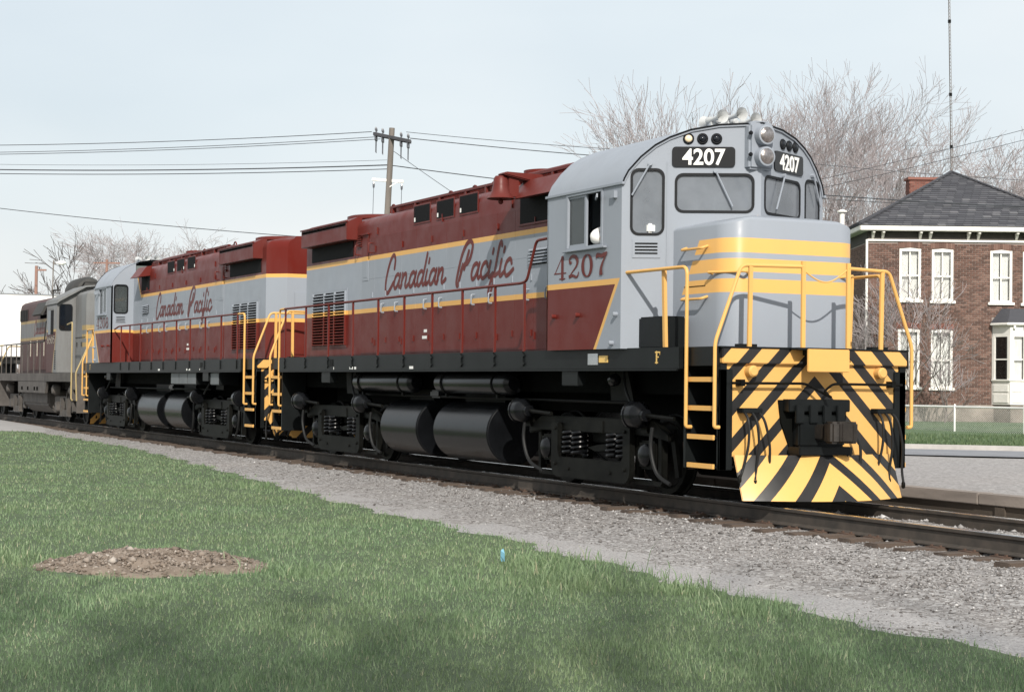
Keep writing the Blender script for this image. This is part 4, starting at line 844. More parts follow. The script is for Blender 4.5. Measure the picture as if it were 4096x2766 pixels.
def raw(name, V, F, mat, parent=None, smooth=False):
    me = bpy.data.meshes.new(name); nv, nf, k = len(V), len(F), F.shape[1]
    me.vertices.add(nv); me.vertices.foreach_set('co', np.ascontiguousarray(V, dtype=np.float32).ravel())
    me.loops.add(nf*k); me.loops.foreach_set('vertex_index', np.ascontiguousarray(F, dtype=np.int32).ravel())
    me.polygons.add(nf); me.polygons.foreach_set('loop_start', np.arange(0, nf*k, k, dtype=np.int32))
    if smooth: me.polygons.foreach_set('use_smooth', np.ones(nf, dtype=bool))
    me.update(calc_edges=True); me.validate(); return put(name, me, mat, parent)
def wob(X, Y, s=1.0): return (np.sin(X*1.7*s+1)*np.cos(Y*2.1*s)+.5*np.sin(X*4.1*s+Y*3.3*s)+.3*np.sin(X*9.3*s-Y*7.7*s))
BX = [-80, -45, -25, -12, -5, 0, 5, 10, 20, 60]; BY = [-2.3, -2.2, -2.35, -3.5, -4.2, -4.4, -4.82, -5.0, -5.4, -7]
def yb(x): return np.interp(x, BX, BY)+.10*np.sin(np.asarray(x)*2.3)+.06*np.sin(np.asarray(x)*6.1+1)
def zlawn(X, Y): return -.27+.022*wob(X*.5, Y*.5)*np.clip((yb(X)-Y)/2.5, 0, 1)
tag(grid('ground', 'soil', np.array([-1500, -400, -100, 0, 100, 400, 900.]), np.array([-900, -300, -60, 0, 60, 400, 1500.]), lambda X, Y: X*0-.62), kind='structure')
def warp(name, mat, xs, offs, zf):
    'ground band that follows the lawn edge without steps'
    X, T = np.meshgrid(xs, offs, indexing='ij'); Y = yb(X)+T+.03*np.sin(X*13+T*5)*(np.abs(T) < .3); V = np.stack([X, Y, zf(X, Y)], -1).reshape(-1, 3); nx, ny = len(xs), len(offs)
    i, j = np.meshgrid(np.arange(nx-1), np.arange(ny-1), indexing='ij'); a = (i*ny+j).ravel(); return raw(name, V, np.stack([a, a+ny, a+ny+1, a+1], -1), mat, None, True)
tag(warp('lawn', 'lawn', np.concatenate([np.arange(-39.5, -5, .4), np.arange(-5, 40, .12)]), np.concatenate([[.04, -.05, -.15, -.3], -np.arange(.5, 12, .25), -np.arange(12, 46, 2.)]), zlawn), kind='structure')
def zbal(X, Y):
    return np.interp(Y, [-8, -4.0, -2.7, -2.0, -1.45, -1.2, -.80, -.70, .70, .80, 1.3, 2.6], [-.33, -.33, -.31, -.29, -.24, -.235, -.235, -.15, -.15, -.235, -.235, -.24])+.012*wob(X*2, Y*2)
tag(grid('ballast', 'ballast', np.concatenate([np.arange(-140, -30, 2.0), np.arange(-30, 40, .2)]), np.concatenate([np.arange(-7, -1.5, .2), np.arange(-1.5, 2.61, .1)]), zbal), kind='structure')
tag(warp('gravel_path', 'path', np.concatenate([np.arange(-45, -5, .5), np.arange(-5, 40, .15)]), np.array([-.4, -.1, .2, .5, .8, 1.0, 1.15]), lambda X, Y: -.316+.010*wob(X*1.3, Y*1.3)-.05*np.clip(Y-yb(X)-.8, 0, 1)), kind='structure')
# ---- track
MT['tie'] = plain('creosoted_wood', (.085, .062, .048), .9, 0, .4, 5, .4, None, (1, .2, 1))
def m_rail():
    n = NT('rail_steel'); c = n.coord(); z = n.sep(c)[2]; f = n.noise(c, 6, 5)
    top = n.gt(z, -.008); col = n.mix(top, n.ramp(f, [(.3, (.030, .026, .022)), (.7, (.065, .052, .042))]), (.62, .63, .66))
    return n.done(col, n.mix(top, (.8, .8, .8), (.16, .16, .16)), top)
MT['rail'] = m_rail()
trk = empty('railway_track', 'single railway track with steel rails on wooden ties under the train', 'track', (0, 0, -.2))
RP = [(-.07, -.2), (.07, -.2), (.07, -.188), (.014, -.165), (.010, -.055), (.034, -.04), (.036, -.006), (.028, 0), (-.028, 0), (-.036, -.006), (-.034, -.04), (-.010, -.055), (-.014, -.165), (-.07, -.188)]
for s in (-1, 1):
    r = MB().prism([(s*.7535+a, b) for a, b in RP], 'x', -160, 60).build('rail', 'rail', trk); r.location.z = .2
tme = [MB().box(-.115, .115, -1.32, 1.32, -.19, -.004).mesh('tie', .012) for k in range(1)][0]; tme.materials.append(MT['tie'])
pm = MB(); pm.box(-.1, .1, -.16, .16, .0, .012)
for a in (-.07, .07):
    for b in (-.1, .1): pm.box(a-.012, a+.012, b-.012, b+.012, .012, .03)
pme = pm.mesh('tie_plate'); pme.materials.append(MT['rust'])
random.seed(3); k = 0; x = 9.0
while k < 118:
    t = put('tie', tme, None, trk); t.location = (x, random.uniform(-.09, .09), random.uniform(-.015, .01)); t.rotation_euler = (0, 0, random.uniform(-.03, .03))
    if k < 46:
        for s in (-1, 1):
            p = put('tie_plate', pme, None, t); p.location = (0, s*.7535-t.location.y, -.006)
    x -= .51+random.uniform(-.03, .03); k += 1
# ---- loose stones
def stones(name, pts, size, parent=None, kind='stuff', mat='stone'):
    'angular stones: jittered octahedra-like lumps'
    base = np.array([(1, 0, 0), (0, 1, 0), (-1, 0, 0), (0, -1, 0), (.1, .1, .75), (0, 0, -.6)]); fc = np.array([(0, 1, 4), (1, 2, 4), (2, 3, 4), (3, 0, 4), (1, 0, 5), (2, 1, 5), (3, 2, 5), (0, 3, 5)])
    N = len(pts); a = rng.uniform(0, 2*pi, N); V = base[None]*(1+rng.uniform(-.35, .35, (N, 6, 3)))+rng.uniform(-.2, .2, (N, 6, 3)); V[:, :, 0] *= rng.uniform(.8, 1.6, (N, 1)); V = V*size[:, None, None]
    ca, sa = np.cos(a)[:, None], np.sin(a)[:, None]; V = np.stack([V[..., 0]*ca-V[..., 1]*sa, V[..., 0]*sa+V[..., 1]*ca, V[..., 2]], -1)+pts[:, None]
    F = (fc[None]+6*np.arange(N)[:, None, None]).reshape(-1, 3); o = raw(name, V.reshape(-1, 3), F, mat, parent); o['kind'] = kind; return o
def scatter(n, dmin, dmax, power=1.0):
    'points on the ground inside the field of view, denser near the camera'
    u = rng.uniform(0, 1, n); d = dmin*(dmax/dmin)**(u**power); th = rng.uniform(-.39, .39, n)
    f0 = np.array([fd.x, fd.y])/sqrt(fd.x**2+fd.y**2); r0 = np.array([rt.x, rt.y])
    return CAM.x+d*(f0[0]*np.cos(th)+r0[0]*np.sin(th)), CAM.y+d*(f0[1]*np.cos(th)+r0[1]*np.sin(th)), d
x, y, d = scatter(230000, 7.0, 60)
k = (y > yb(x)-.15+.3*rng.uniform(-1, 1, len(x))) & (y < -.85) & (rng.uniform(0, 1, len(x)) < np.interp(y-yb(x), [-.3, .25, 1.2, 1.8], [.35, .30, .45, 1])); x, y, d = x[k], y[k], d[k]
sz = rng.lognormal(0, .42, len(x))*.0072*np.interp(y-yb(x), [0, 1.2, 2.2], [.55, .8, 1.25])*np.interp(d, [8, 30, 60], [1, 1.25, 2])
stones('ballast_stones', np.stack([x, y, np.maximum(zbal(x, y), np.where(y < yb(x)+1.1, -.32, -9))+sz*.25], -1), np.minimum(sz, .05)).update_tag()
xs_ = rng.uniform(-.5, 12, 5000); ys_ = rng.uniform(-.68, 2.4, 5000); sz = rng.lognormal(0, .5, 5000)*.014
stones('ballast_stones', np.stack([xs_, ys_, zbal(xs_, ys_)+sz*.2], -1), np.minimum(sz, .05))
# ---- gravel heap on the lawn
MC = np.array([1.92, -8.62]); cr = np.array([rt.x, rt.y]); cf = np.array([fd.x, fd.y]); cf = cf/np.linalg.norm(cf)
def zm(a, b):
    r = np.sqrt((a/1.08)**2+(b/1.02)**2); return .13*np.clip(1-r**1.7, 0, 1)*(1+.25*np.sin(a*7+b*3)*np.cos(b*9))-.03*(r > 1)
def mound(A, B): return MC[0]+cr[0]*A+cf[0]*B, MC[1]+cr[1]*A+cf[1]*B
A, B = np.meshgrid(np.linspace(-1.15, 1.15, 60), np.linspace(-1.1, 1.1, 50), indexing='ij'); X, Y = mound(A, B)
V = np.stack([X, Y, -.28+zm(A, B)+.012*wob(A*6, B*6)], -1).reshape(-1, 3); i, j = np.meshgrid(np.arange(59), np.arange(49), indexing='ij'); a = (i*50+j).ravel(); F = np.stack([a, a+50, a+51, a+1], -1)
mc = V[F].mean(1); rel = mc[:, :2]-MC; ra = rel@cr; rb = rel@cf; F = F[(ra/1.1)**2+(rb/1.05)**2 < 1]
heap = empty('gravel_heap', 'low heap of brown gravel and earth on the lawn', 'gravel heap', (MC[0], MC[1], -.3))
o = raw('heap_soil', V-np.array([MC[0], MC[1], -.3]), F, 'soil', heap, True)
n = 5200; a = rng.normal(0, .5, n); b = rng.normal(0, .48, n); k = (a/1.1)**2+(b/1.04)**2 < 1; a, b = a[k], b[k]; X, Y = mound(a, b)
sz = rng.lognormal(0, .5, len(a))*.0095; stones('heap_stones', np.stack([X-MC[0], Y-MC[1], .02+zm(a, b)+sz*.3], -1), np.minimum(sz, .045), heap, 'stuff', 'clod')
# ---- grass
def blades(name, x, y, z, d, hmin, hmax, mat='grass', wk=1.0):
    N = len(x); h = rng.uniform(hmin, hmax, N)*np.exp(rng.normal(0, .25, N)); w = (.0013+.00030*d)*wk; a = rng.uniform(0, 2*pi, N); lean = rng.uniform(.1, .75, N)*h; la = rng.uniform(0, 2*pi, N)
    bx, by = np.cos(a)*w, np.sin(a)*w; lx, ly = np.cos(la)*lean, np.sin(la)*lean; P = lambda X, Y, Z: np.stack([X, Y, Z], -1)
    V = np.stack([P(x-bx, y-by, z), P(x+bx, y+by, z), P(x-bx*.8+lx*.35, y-by*.8+ly*.35, z+h*.6), P(x+bx*.8+lx*.35, y+by*.8+ly*.35, z+h*.6), P(x+lx, y+ly, z+h*.95)], 1)
    k = 5*np.arange(N)[:, None]; F = np.concatenate([k+np.array([[0, 1, 3]]), k+np.array([[0, 3, 2]]), k+np.array([[2, 3, 4]])], 1).reshape(-1, 3)
    o = raw(name, V.reshape(-1, 3), F, mat); return o
x, y, d = scatter(520000, 5.0, 62, .9)
rel = np.stack([x, y], -1)-MC; ra, rb = rel@cr, rel@cf; inm = (ra/1.02)**2+(rb/.96)**2 < 1+.2*np.sin(ra*9)+.15*np.sin(rb*11)
k = (y < yb(x)+.10*rng.normal(0, 1, len(x))) & ~inm & (x > -39.5+.5*np.sin(y)); x, y, d = x[k], y[k], d[k]
tuft = np.clip(.5+.5*wob(x*.9, y*.9), .1, 1.4); hh = .038+.03*tuft
o = blades('grass', x, y, zlawn(x, y)-.005, d, .5, 1.3)
V = np.empty(len(o.data.vertices)*3, np.float32); o.data.vertices.foreach_get('co', V); V = V.reshape(-1, 5, 3); z0 = V[:, :1, 2:3].copy(); V[:, :, 2:3] = z0+(V[:, :, 2:3]-z0)*hh[:, None, None]; c0 = V[:, :2, :2].mean(1, keepdims=True); V[:, 2:, :2] = c0+(V[:, 2:, :2]-c0)*np.clip(hh[:, None, None]*1.3, .03, .2)
o.data.vertices.foreach_set('co', V.ravel()); o.data.update(); tag(o, kind='stuff')
# taller tufts along the lawn edge and round the heap
tx, ty = [], []
for c_, n_, r_ in [((5.4, -5.1), 260, .22), ((4.2, -5.5), 420, .5), ((6.7, -5.35), 200, .15), ((3.2, -5.2), 300, .5), ((2.9, -7.6), 200, .35), ((-9, -4.2), 120, .3), ((.8, -9.6), 150, .3), ((4.7, -5.9), 300, .4)]:
    tx.append(rng.normal(c_[0], r_, n_)); ty.append(rng.normal(c_[1], r_*.7, n_))
tx = np.concatenate(tx); ty = np.concatenate(ty); td = np.hypot(tx-CAM.x, ty-CAM.y)
tag(blades('tall_grass', tx, ty, zlawn(tx, ty)-.01, td, .05, .13, wk=1.0), kind='stuff')
# small blue scrap, twig
lit = MB().add([(0, 0, 0), (.05, .03, .01), (.07, .02, .12), (.02, -.01, .15), (.03, .02, .18)], [(0, 1, 2), (0, 2, 3), (2, 4, 3)]).build('paper_scrap', plain('blue_paper', (.17, .38, .50), .6)); P = GP(2002, 2245, -.25); lit.location = (P.x, P.y, -.25); lit.scale = (.8, .8, .7)
tag(lit, 'small crumpled light blue paper scrap lying in the grass', 'litter')
# ---------------------------------------------------------------- far side: platform, street, lawn
MT['asphalt'] = plain('worn_asphalt', (.20, .205, .225), .9, 0, .18, 1.2, .2); MT['concrete'] = plain('concrete', (.42, .40, .38), .9, 0, .15, 3, .2)
MT['yard'] = gravel_mat('packed_gravel', [(0, (.19, .18, .178)), (.5, (.27, .258, .255)), (1, (.36, .345, .342))], 22, .25)
MT['timber'] = plain('old_timber', (.07, .055, .042), .9, 0, .4, 3, .4, None, (.2, 1, 1)); MT['timber_top'] = plain('grey_timber', (.25, .215, .19), .9, 0, .3, 4, .4, None, (.15, 1, 1))
ZP = .08
edge = empty('platform_edge', 'low timber edging along the gravel platform beyond the rails', 'platform edge', (0, 2.6, -.3))
x = -60.0; random.seed(5)
while x < 30:
    l_ = random.uniform(3.2, 4.2); MB().box(x+.006, x+l_, -.02+random.uniform(-.01, .01), .26, .24, .385+random.uniform(-.008, .008)).build('edge_timber', 'timber_top', edge, .012)
    MB().box(x+.006, x+l_, .03, .1, -.02, .235).build('facing_board', 'timber', edge); MB().box(x+.3, x+.48, .0, .03, -.1, .23).build('edge_stake', 'timber', edge)
    x += l_
def strip(name, mat, o0, o1, z, fwd=70):
    'ground band between two offsets from the street line; the street bends to run beside the railway'
    A = []; B = []
    for p, n_ in SPINE: A.append(p+n_*o0+Vector((0, 0, z))); B.append(p+n_*o1+Vector((0, 0, z)))
    n = len(A)-1; return MB().add(A+B, [(i, i+1, n+2+i, n+1+i) for i in range(n)]).build(name, mat)
HO_ = PX(3468, 1640, 63.0); HO_.z = 0
q = lambda u, v, z=.1: GP(u, v, z)
rn0, rn1 = q(3631, 1819), q(4096, 1829); rc0, rc1 = q(3631, 1795), q(4096, 1806)
dirr = ((rc1-rc0).normalized()+(rn1-rn0).normalized()).normalized(); dirr.z = 0; dirr.normalize()
nrm = Vector((-dirr.y, dirr.x, 0)); nrm = nrm if nrm.dot(fd) > 0 else -nrm
c0 = Vector((rc0.x, rc0.y, 0)); RW = (c0-Vector((rn0.x, rn0.y, 0))).dot(nrm)
bend = c0-dirr*6; SPINE = []; ang0 = atan2(dirr.y, dirr.x); px_ = bend.copy()
pts_ = []
for i in range(25): pts_.append((bend+dirr*(96-4*i), ang0))
p_ = bend.copy()
for i in range(8):
    a_ = ang0*(1-(i+1)/8); p_ = p_-Vector((cos(a_), sin(a_), 0))*.8; pts_.append((p_.copy(), a_))
for i in range(12): p_ = p_-Vector((12, 0, 0)); pts_.append((p_.copy(), 0))
SPINE = [(p, Vector((-sin(a), cos(a), 0))) for p, a in pts_]
tag(strip('street', 'asphalt', -RW, 0, ZP+.03), kind='structure')
tag(grid('station_platform', 'yard', np.concatenate([np.arange(-120, -30, 10.), np.arange(-30, 60, .7)]), np.concatenate([np.arange(2.85, 60, .6)]), lambda X, Y: ZP-.004+.012*wob(X*.3, Y*.3)-.0*X, lambda x, y: np.where(x > bend.x, (x-c0.x)*nrm.x+(y-c0.y)*nrm.y < -RW+.5, y < bend.y-RW*.6)), kind='structure')

kb = MB()
for (p, n_), (p2, n2) in zip(SPINE[:-1], SPINE[1:]): kb.bar(p+n_*.1+Vector((0, 0, .10)), p2+n2*.1+Vector((0, 0, .10)), .2, .22)
tag(kb.build('kerb', 'concrete'), kind='structure')
tag(strip('pavement', 'concrete', .2, .55, .2), kind='structure')
def m_flawn():
    n = NT('far_lawn'); c = n.coord(); f = n.noise(c, 1.2, 6, .65); n.bump(n.noise(c, 30, 3), .8, .05)
    return n.done(n.ramp(f, [(.3, (.060, .105, .05)), (.6, (.10, .15, .075)), (.8, (.15, .17, .10))]), .95)
MT['flawn'] = m_flawn()
OH = (HO_-c0).dot(nrm); OF = (Vector((*PX(3900, 1736, 56)[:2], 0))-c0).dot(nrm)
OFFS = [.5, 2.5, 8, OF, (OF+OH)/2, OH-1, OH+30, 170]; OZ = [.165, .10, .04, .0, .14, .26, .3, .3]
fm = MB()
for (o0, z0), (o1, z1) in zip(zip(OFFS, OZ), zip(OFFS[1:], OZ[1:])):
    A = [p+n_*o0+Vector((0, 0, z0)) for p, n_ in SPINE]; B = [p+n_*o1+Vector((0, 0, z1)) for p, n_ in SPINE]; n = len(A)-1; fm.add(A+B, [(i, i+1, n+2+i, n+1+i) for i in range(n)])
tag(fm.build('far_lawn', 'flawn', smooth=True), kind='structure')
n = 40000; t = rng.uniform(-14, 14, n); w_ = .55+16*rng.uniform(0, 1, n)**1.5; gx = c0.x+dirr.x*t+nrm.x*w_; gy = c0.y+dirr.y*t+nrm.y*w_
MT['fgrass'] = m_grass('far_grass_blades', [(0, (.055, .10, .045)), (.5, (.09, .15, .07)), (1, (.14, .19, .10))])
tag(blades('far_grass', gx, gy, np.interp(w_, OFFS, OZ)-.005, gx*0+30, .05, .11, 'fgrass'), kind='stuff')
# ---------------------------------------------------------------- crossing at far left
cr_ = MB().add([(-38.6, -60, -.285), (-38.6, -1.25, -.285), (-42.5, -1.25, -.20), (-42.5, -60, -.24), (-58, -1.25, -.14), (-58, -60, -.2)], [(0, 1, 2, 3), (3, 2, 4, 5)]); tag(cr_.build('crossing_road', plain('pale_asphalt', (.30, .29, .285), .9, 0, .1, 2)), kind='structure')
# ---------------------------------------------------------------- brick house
MT['brick'] = None
def m_brick(name, cols):
    n = NT(name); g = n.node('ShaderNodeObjectInfo'); i_ = n.node('ShaderNodeNewGeometry'); f = n.math('FRACT', n.math('ADD', n.math('MULTIPLY', i_.outputs['Random Per Island'], 7.3), n.math('MULTIPLY', g.outputs['Random'], 3.1)))
    return n.done(n.ramp(f, cols), .9)
MT['brick'] = m_brick('house_brick', [(0, (.085, .050, .040)), (.4, (.128, .073, .057)), (.75, (.165, .092, .072)), (1, (.20, .125, .10))])
MT['redbrick'] = m_brick('red_brick', [(0, (.16, .065, .05)), (1, (.25, .11, .085))])
MT['mortar'] = plain('mortar', (.27, .235, .215), .95, 0, .2, 4); MT['hwhite'] = plain('house_white_paint', (.78, .76, .72), .6, 0, .06, 3)
MT['shingle'] = m_brick('slate_shingle', [(0, (.045, .046, .055)), (.5, (.062, .064, .074)), (.9, (.085, .086, .096)), (1, (.13, .13, .14))])
MT['roofdeck'] = plain('roof_deck', (.03, .03, .035), .9); MT['fstone'] = plain('foundation_stone', (.24, .21, .185), .95, 0, .4, 1.6, .5)
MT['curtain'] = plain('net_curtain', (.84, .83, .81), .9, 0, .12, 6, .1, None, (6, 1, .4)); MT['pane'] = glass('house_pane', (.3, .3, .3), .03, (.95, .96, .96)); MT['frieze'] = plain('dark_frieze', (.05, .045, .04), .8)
MT['pole'] = plain('weathered_pole', (.17, .15, .135), .95, 0, .25, 3, .3, None, (1, 1, .1))
HD = 63.0; fh = Vector((fd.x, fd.y, 0)).normalized(); HO = PX(3468, 1640, HD); HO.z = 0
hz = lambda v, dep=HD: PX(3780, v, dep).z
ha = lambda u, dep=HD: (PX(u, 1300, dep)-HO).dot(rt)
house = empty('brick_house', 'two storey dark brick house with hipped slate roof and white windows', 'house', HO, atan2(rt.y, rt.x))
# local axes: x along the front, y away from the street, z up
HWID = ha(4330); ZB, ZT, ZE = hz(1618), hz(968), hz(905); DEP = 8.4
front = [(0, ZB), (HWID, ZB), (HWID, ZT), (0, ZT)]
wins = []
for cu, vt, vb, wp in ((3640, 996, 1200, 86), (3770, 998, 1202, 86), (4005, 1000, 1206, 88), (4136, 1003, 1208, 88), (3637, 1319, 1548, 86), (3769, 1321, 1550, 86)):
    a = ha(cu); w = wp*HD/7011/2; wins.append((a-w, a+w, hz(vb), hz(vt)))
bayL, bayR, bayT, bayB = ha(3972), ha(4290), hz(1300), hz(1614)
holes = [[(a, c), (b, c), (b, d), (a, d)] for a, b, c, d in wins]
MF = frameM((0, .06, 0), (1, 0, 0), (0, 0, 1))
wall = panel('front_wall', [front]+holes, .10, MF, 'mortar', house)
MB().box(0, .2, .12, DEP, ZB, ZT).build('side_wall', 'mortar', house); MB().box(HWID-.2, HWID, .12, DEP, ZB, ZT).build('side_wall', 'mortar', house); MB().box(.2, HWID-.2, DEP-.2, DEP, ZB, ZT).build('rear_wall', 'mortar', house)
MB().box(.2, HWID-.2, .5, DEP-.2, ZB+2.9, ZB+3.05).build('inner_floor', 'frieze', house)
# bricks: the first 300 (upper left, unobstructed) one by one, the rest joined
bl, bh, g_ = .215, .060, .017; row = 0; z = ZB+.02; jm = MB(); single = 0; sm_ = {}
def spans(z0, z1):
    S_ = [(.005, HWID-.005)]
    for (p, q_, r_, s_) in wins+[(bayL-.03, HWID+9, -9, bayT+.3)]:
        if z1 > r_-.005 and z0 < s_+.005: S_ = [w for (a, b) in S_ for w in ((a, min(b, p-.004)), (max(a, q_+.004), b)) if w[1]-w[0] > .02]
    return S_
nrow = int((ZT-ZB-.04)/(bh+g_)); rows = list(range(nrow))[::-1]
for r_ in rows:
    z = ZB+.02+r_*(bh+g_)
    for (s0, s1) in spans(z, z+bh):
        x = -(r_ % 2)*bl/2
        while x < s1:
            a, b = max(x, s0), min(x+bl-g_, s1)
            if b-a > .02:
                if single < 300 and b-a > bl-g_-.001:
                    if 'b' not in sm_:
                        sm_['b'] = MB().box(0, bl-g_, -.012, .02, 0, bh).mesh('brick'); sm_['b'].materials.append(MT['brick'])
                    put('brick', sm_['b'], None, wall, (a, 0, z)); single += 1
                else: jm.box(a, b, -.012+random.uniform(0, .004), .02, z, z+bh)
            x += bl
bo = jm.build('brick_courses', 'brick', wall); bo['kind'] = 'stuff'
sb = MB()
for r_ in range(nrow):
    z = ZB+.02+r_*(bh+g_); y = .15-(r_ % 2)*bl/2
    while y < DEP-.2: sb.box(-.012, .02, max(y, .1), y+bl-g_, z, z+bh); y += bl
sb.build('side_brick_courses', 'brick', house)['kind'] = 'stuff'
# brick arches and red patches over the lower windows
for (a, b, c, d) in wins:
    n = 11
    for i in range(n):
        x = a-.05+(b-a+.1)*i/n; zz = d+.025+.03*sin(pi*(i+.5)/n); MB().box(x+.004, x+(b-a+.1)/n-.004, -.018, .0, zz, zz+.2).build('arch_brick', 'redbrick' if c < 3 else 'brick', wall)
MB().box(-.05, HWID+.05, -.04, .3, -.1, ZB+.01).build('foundation', 'fstone', house, .02)
# windows
for (a, b, c, d) in wins:
    f = MB(); t = .085
    f.box(a, a+t, -.03, .1, c, d); f.box(b-t, b, -.03, .1, c, d); f.box(a+t, b-t, -.028, .1, d-t, d); f.box(a+t, b-t, -.028, .1, c, c+t*.6)
    w = MB().box(a, a+t, -.03, .1, c, d).build('window', 'hwhite', house)
    MB().box(b-t, b, -.03, .1, c, d).build('jamb', 'hwhite', w); MB().prism([(a+t, d-t), (b-t, d-t), (b-t, d), ((a+b)/2, d+.04), (a+t, d)], 'y', -.028, .1).build('head', 'hwhite', w); MB().box(a+t, b-t, -.028, .1, c, c+.07).build('bottom_rail', 'hwhite', w)
    MB().box(a-.08, b+.08, -.10, .06, c-.10, c).build('sill', 'hwhite', w, .01)
    zm_ = c+(d-c)*.48; MB().box(a+t, b-t, .0, .06, zm_-.025, zm_+.025).build('meeting_rail', 'hwhite', w); MB().box((a+b)/2-.022, (a+b)/2+.022, .01, .06, c+.07, d-t).build('mullion', 'hwhite', w)
    for x0, x1 in ((a+t, (a+b)/2-.022), ((a+b)/2+.022, b-t)):
        for z0, z1 in ((c+.07, zm_-.025), (zm_+.025, d-t)): MB().box(x0, x1, .045, .05, z0, z1).build('pane', 'pane', w)
    n = 9
    for s in (0, 1):
        xs = [a+t+(b-a-2*t)*(s*.52+.46*i/n) for i in range(n+1)]; m = MB(); top = [(x, .14+.02*(i % 2), d-.05) for i, x in enumerate(xs)]; bot = [(x, .14+.03*(i % 2), c+.03) for i, x in enumerate(xs)]
        m.add(top+bot, [(i, i+1, n+2+i, n+1+i) for i in range(n)]).build('curtain', 'curtain', w)
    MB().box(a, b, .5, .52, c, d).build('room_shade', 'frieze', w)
# eaves: gutter, fascia, paired brackets, frieze
ov = .38; EL, ER = -ov, HWID+ov
MB().box(EL, ER, -ov, -ov+.06, hz(926), hz(905)).build('gutter', 'hwhite', house, .02); MB().box(EL, EL+.06, -ov, DEP+ov, hz(926), hz(905)).build('gutter', 'hwhite', house, .02)
MB().box(EL+.07, ER-.07, -ov+.07, .25, hz(925), hz(925)+.04).build('soffit', 'hwhite', house)
MB().box(EL+.07, .2, .25, DEP, hz(925), hz(925)+.04).build('soffit', 'hwhite', house)
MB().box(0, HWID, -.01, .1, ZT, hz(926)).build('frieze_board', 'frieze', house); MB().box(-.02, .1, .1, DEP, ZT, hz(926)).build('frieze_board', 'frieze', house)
MB().box(-.03, HWID+.03, -.05, .0, hz(966), hz(958)).build('moulding', 'hwhite', house)
for u in (3489, 3528, 3678, 3718, 3871, 3911, 4064, 4103, 4255, 4295):
    a = ha(u); MB().prism([(-.02, hz(958)), (-.02, hz(928)), (-.30, hz(928)), (-.30, hz(934)), (-.2, hz(940)), (-.12, hz(950))], 'x', a-.045, a+.045).build('bracket', 'hwhite', house, .01)
# hipped roof
PK = PX(3812, 688, HD+DEP/2); pk = Vector(((PK-HO).dot(rt), DEP/2, PK.z)); zr = hz(906)
C4 = [Vector((EL, -ov, zr)), Vector((ER, -ov, zr)), Vector((ER, DEP+ov, zr)), Vector((EL, DEP+ov, zr))]
rf = MB().add(C4+[pk], [(0, 1, 4), (1, 2, 4), (2, 3, 4), (3, 0, 4), (0, 3, 2, 1)]).build('roof', 'roofdeck', house)
jm = MB(); single = 0
for fi, (p0, p1) in enumerate(((C4[0], C4[1]), (C4[3], C4[0]), (C4[1], C4[2]))):
    e = (p1-p0); Lw = e.length; e.normalize(); mid_t = (pk-p0).dot(e); upv = (pk-p0)-e*mid_t; H = upv.length; upv.normalize(); nn = e.cross(upv)
    if nn.z < 0: nn = -nn
    st = .20; tw = .31; nr = int(H/st)
    for r_ in range(nr):
        h0 = r_*st; fL = mid_t*h0/H; fR = Lw-(Lw-mid_t)*h0/H; x = fL-(r_ % 3)*tw/3
        while x < fR:
            a, b = max(x, fL), min(x+tw-.008, fR)
            if b-a > .04:
                A0 = p0+e*a+upv*(h0-.02)+nn*(.028+.006*random.random()); B0 = p0+e*b+upv*(h0-.02)+nn*(.028+.006*random.random()); A1 = p0+e*a+upv*(h0+st)+nn*.006; B1 = p0+e*b+upv*(h0+st)+nn*.006; dn = nn*.02
                vs = [A0, B0, B1, A1, A0-dn, B0-dn, B1-dn, A1-dn]; fs = [(0, 1, 2, 3), (0, 4, 5, 1), (1, 5, 6, 2), (3, 7, 4, 0)]
                if fi == 0 and single < 300 and r_ > 2: MB().add(vs, fs).build('shingle', 'shingle', rf); single += 1
                else: jm.add(vs, fs)
            x += tw
jm.build('shingle_courses', 'shingle', rf)['kind'] = 'stuff'
for i in (0, 1): MB().bar(C4[i]+Vector((0, 0, .06)), pk+Vector((0, 0, .05)), .14, .05).build('hip_cap', 'shingle', rf)
# chimney
ca = (PX(3690, 750, HD+5)-HO).dot(rt); ch = MB().box(ca-.55, ca+.55, 4.6, 5.2, zr+.5, PX(3690, 722, HD+5).z).build('chimney', 'mortar', house)
m = MB(); zc = PX(3690, 722, HD+5).z; z = zr+.6; r_ = 0
while z < zc-.06:
    x = ca-.57-(r_ % 2)*.1
    while x < ca+.57: m.box(max(x, ca-.57), min(x+.2, ca+.57), 4.58, 4.62, z, z+.062); x += .213
    y = 4.6-(r_ % 2)*.1
    while y < 5.2: m.box(ca-.57, ca-.53, max(y, 4.58), min(y+.2, 5.2), z, z+.062); y += .213
    z += .075; r_ += 1
m.build('chimney_bricks', 'redbrick', ch)['kind'] = 'stuff'; MB().box(ca-.62, ca+.62, 4.52, 5.28, zc, zc+.1).build('chimney_cap', 'redbrick', ch)
va = (PX(3372, 860, HD+6)-HO).dot(rt); vz = PX(3372, 838, HD+6).z; vp = MB().lathe([(.1, -1.5), (.1, 0)], (va, 6, vz-.1), (0, 0, 1), 12).build('vent_pipe', 'hwhite', house); MB().lathe([(.1, 0), (.2, .03), (.2, .08), (.05, .14)], (va, 6, vz-.12), (0, 0, 1), 14).build('vent_cap', 'hwhite', vp)
MB().tube([(-.06, -.06, hz(960)), (-.06, -.06, .3)], .045, 10).build('downspout', 'hwhite', house, smooth=True)
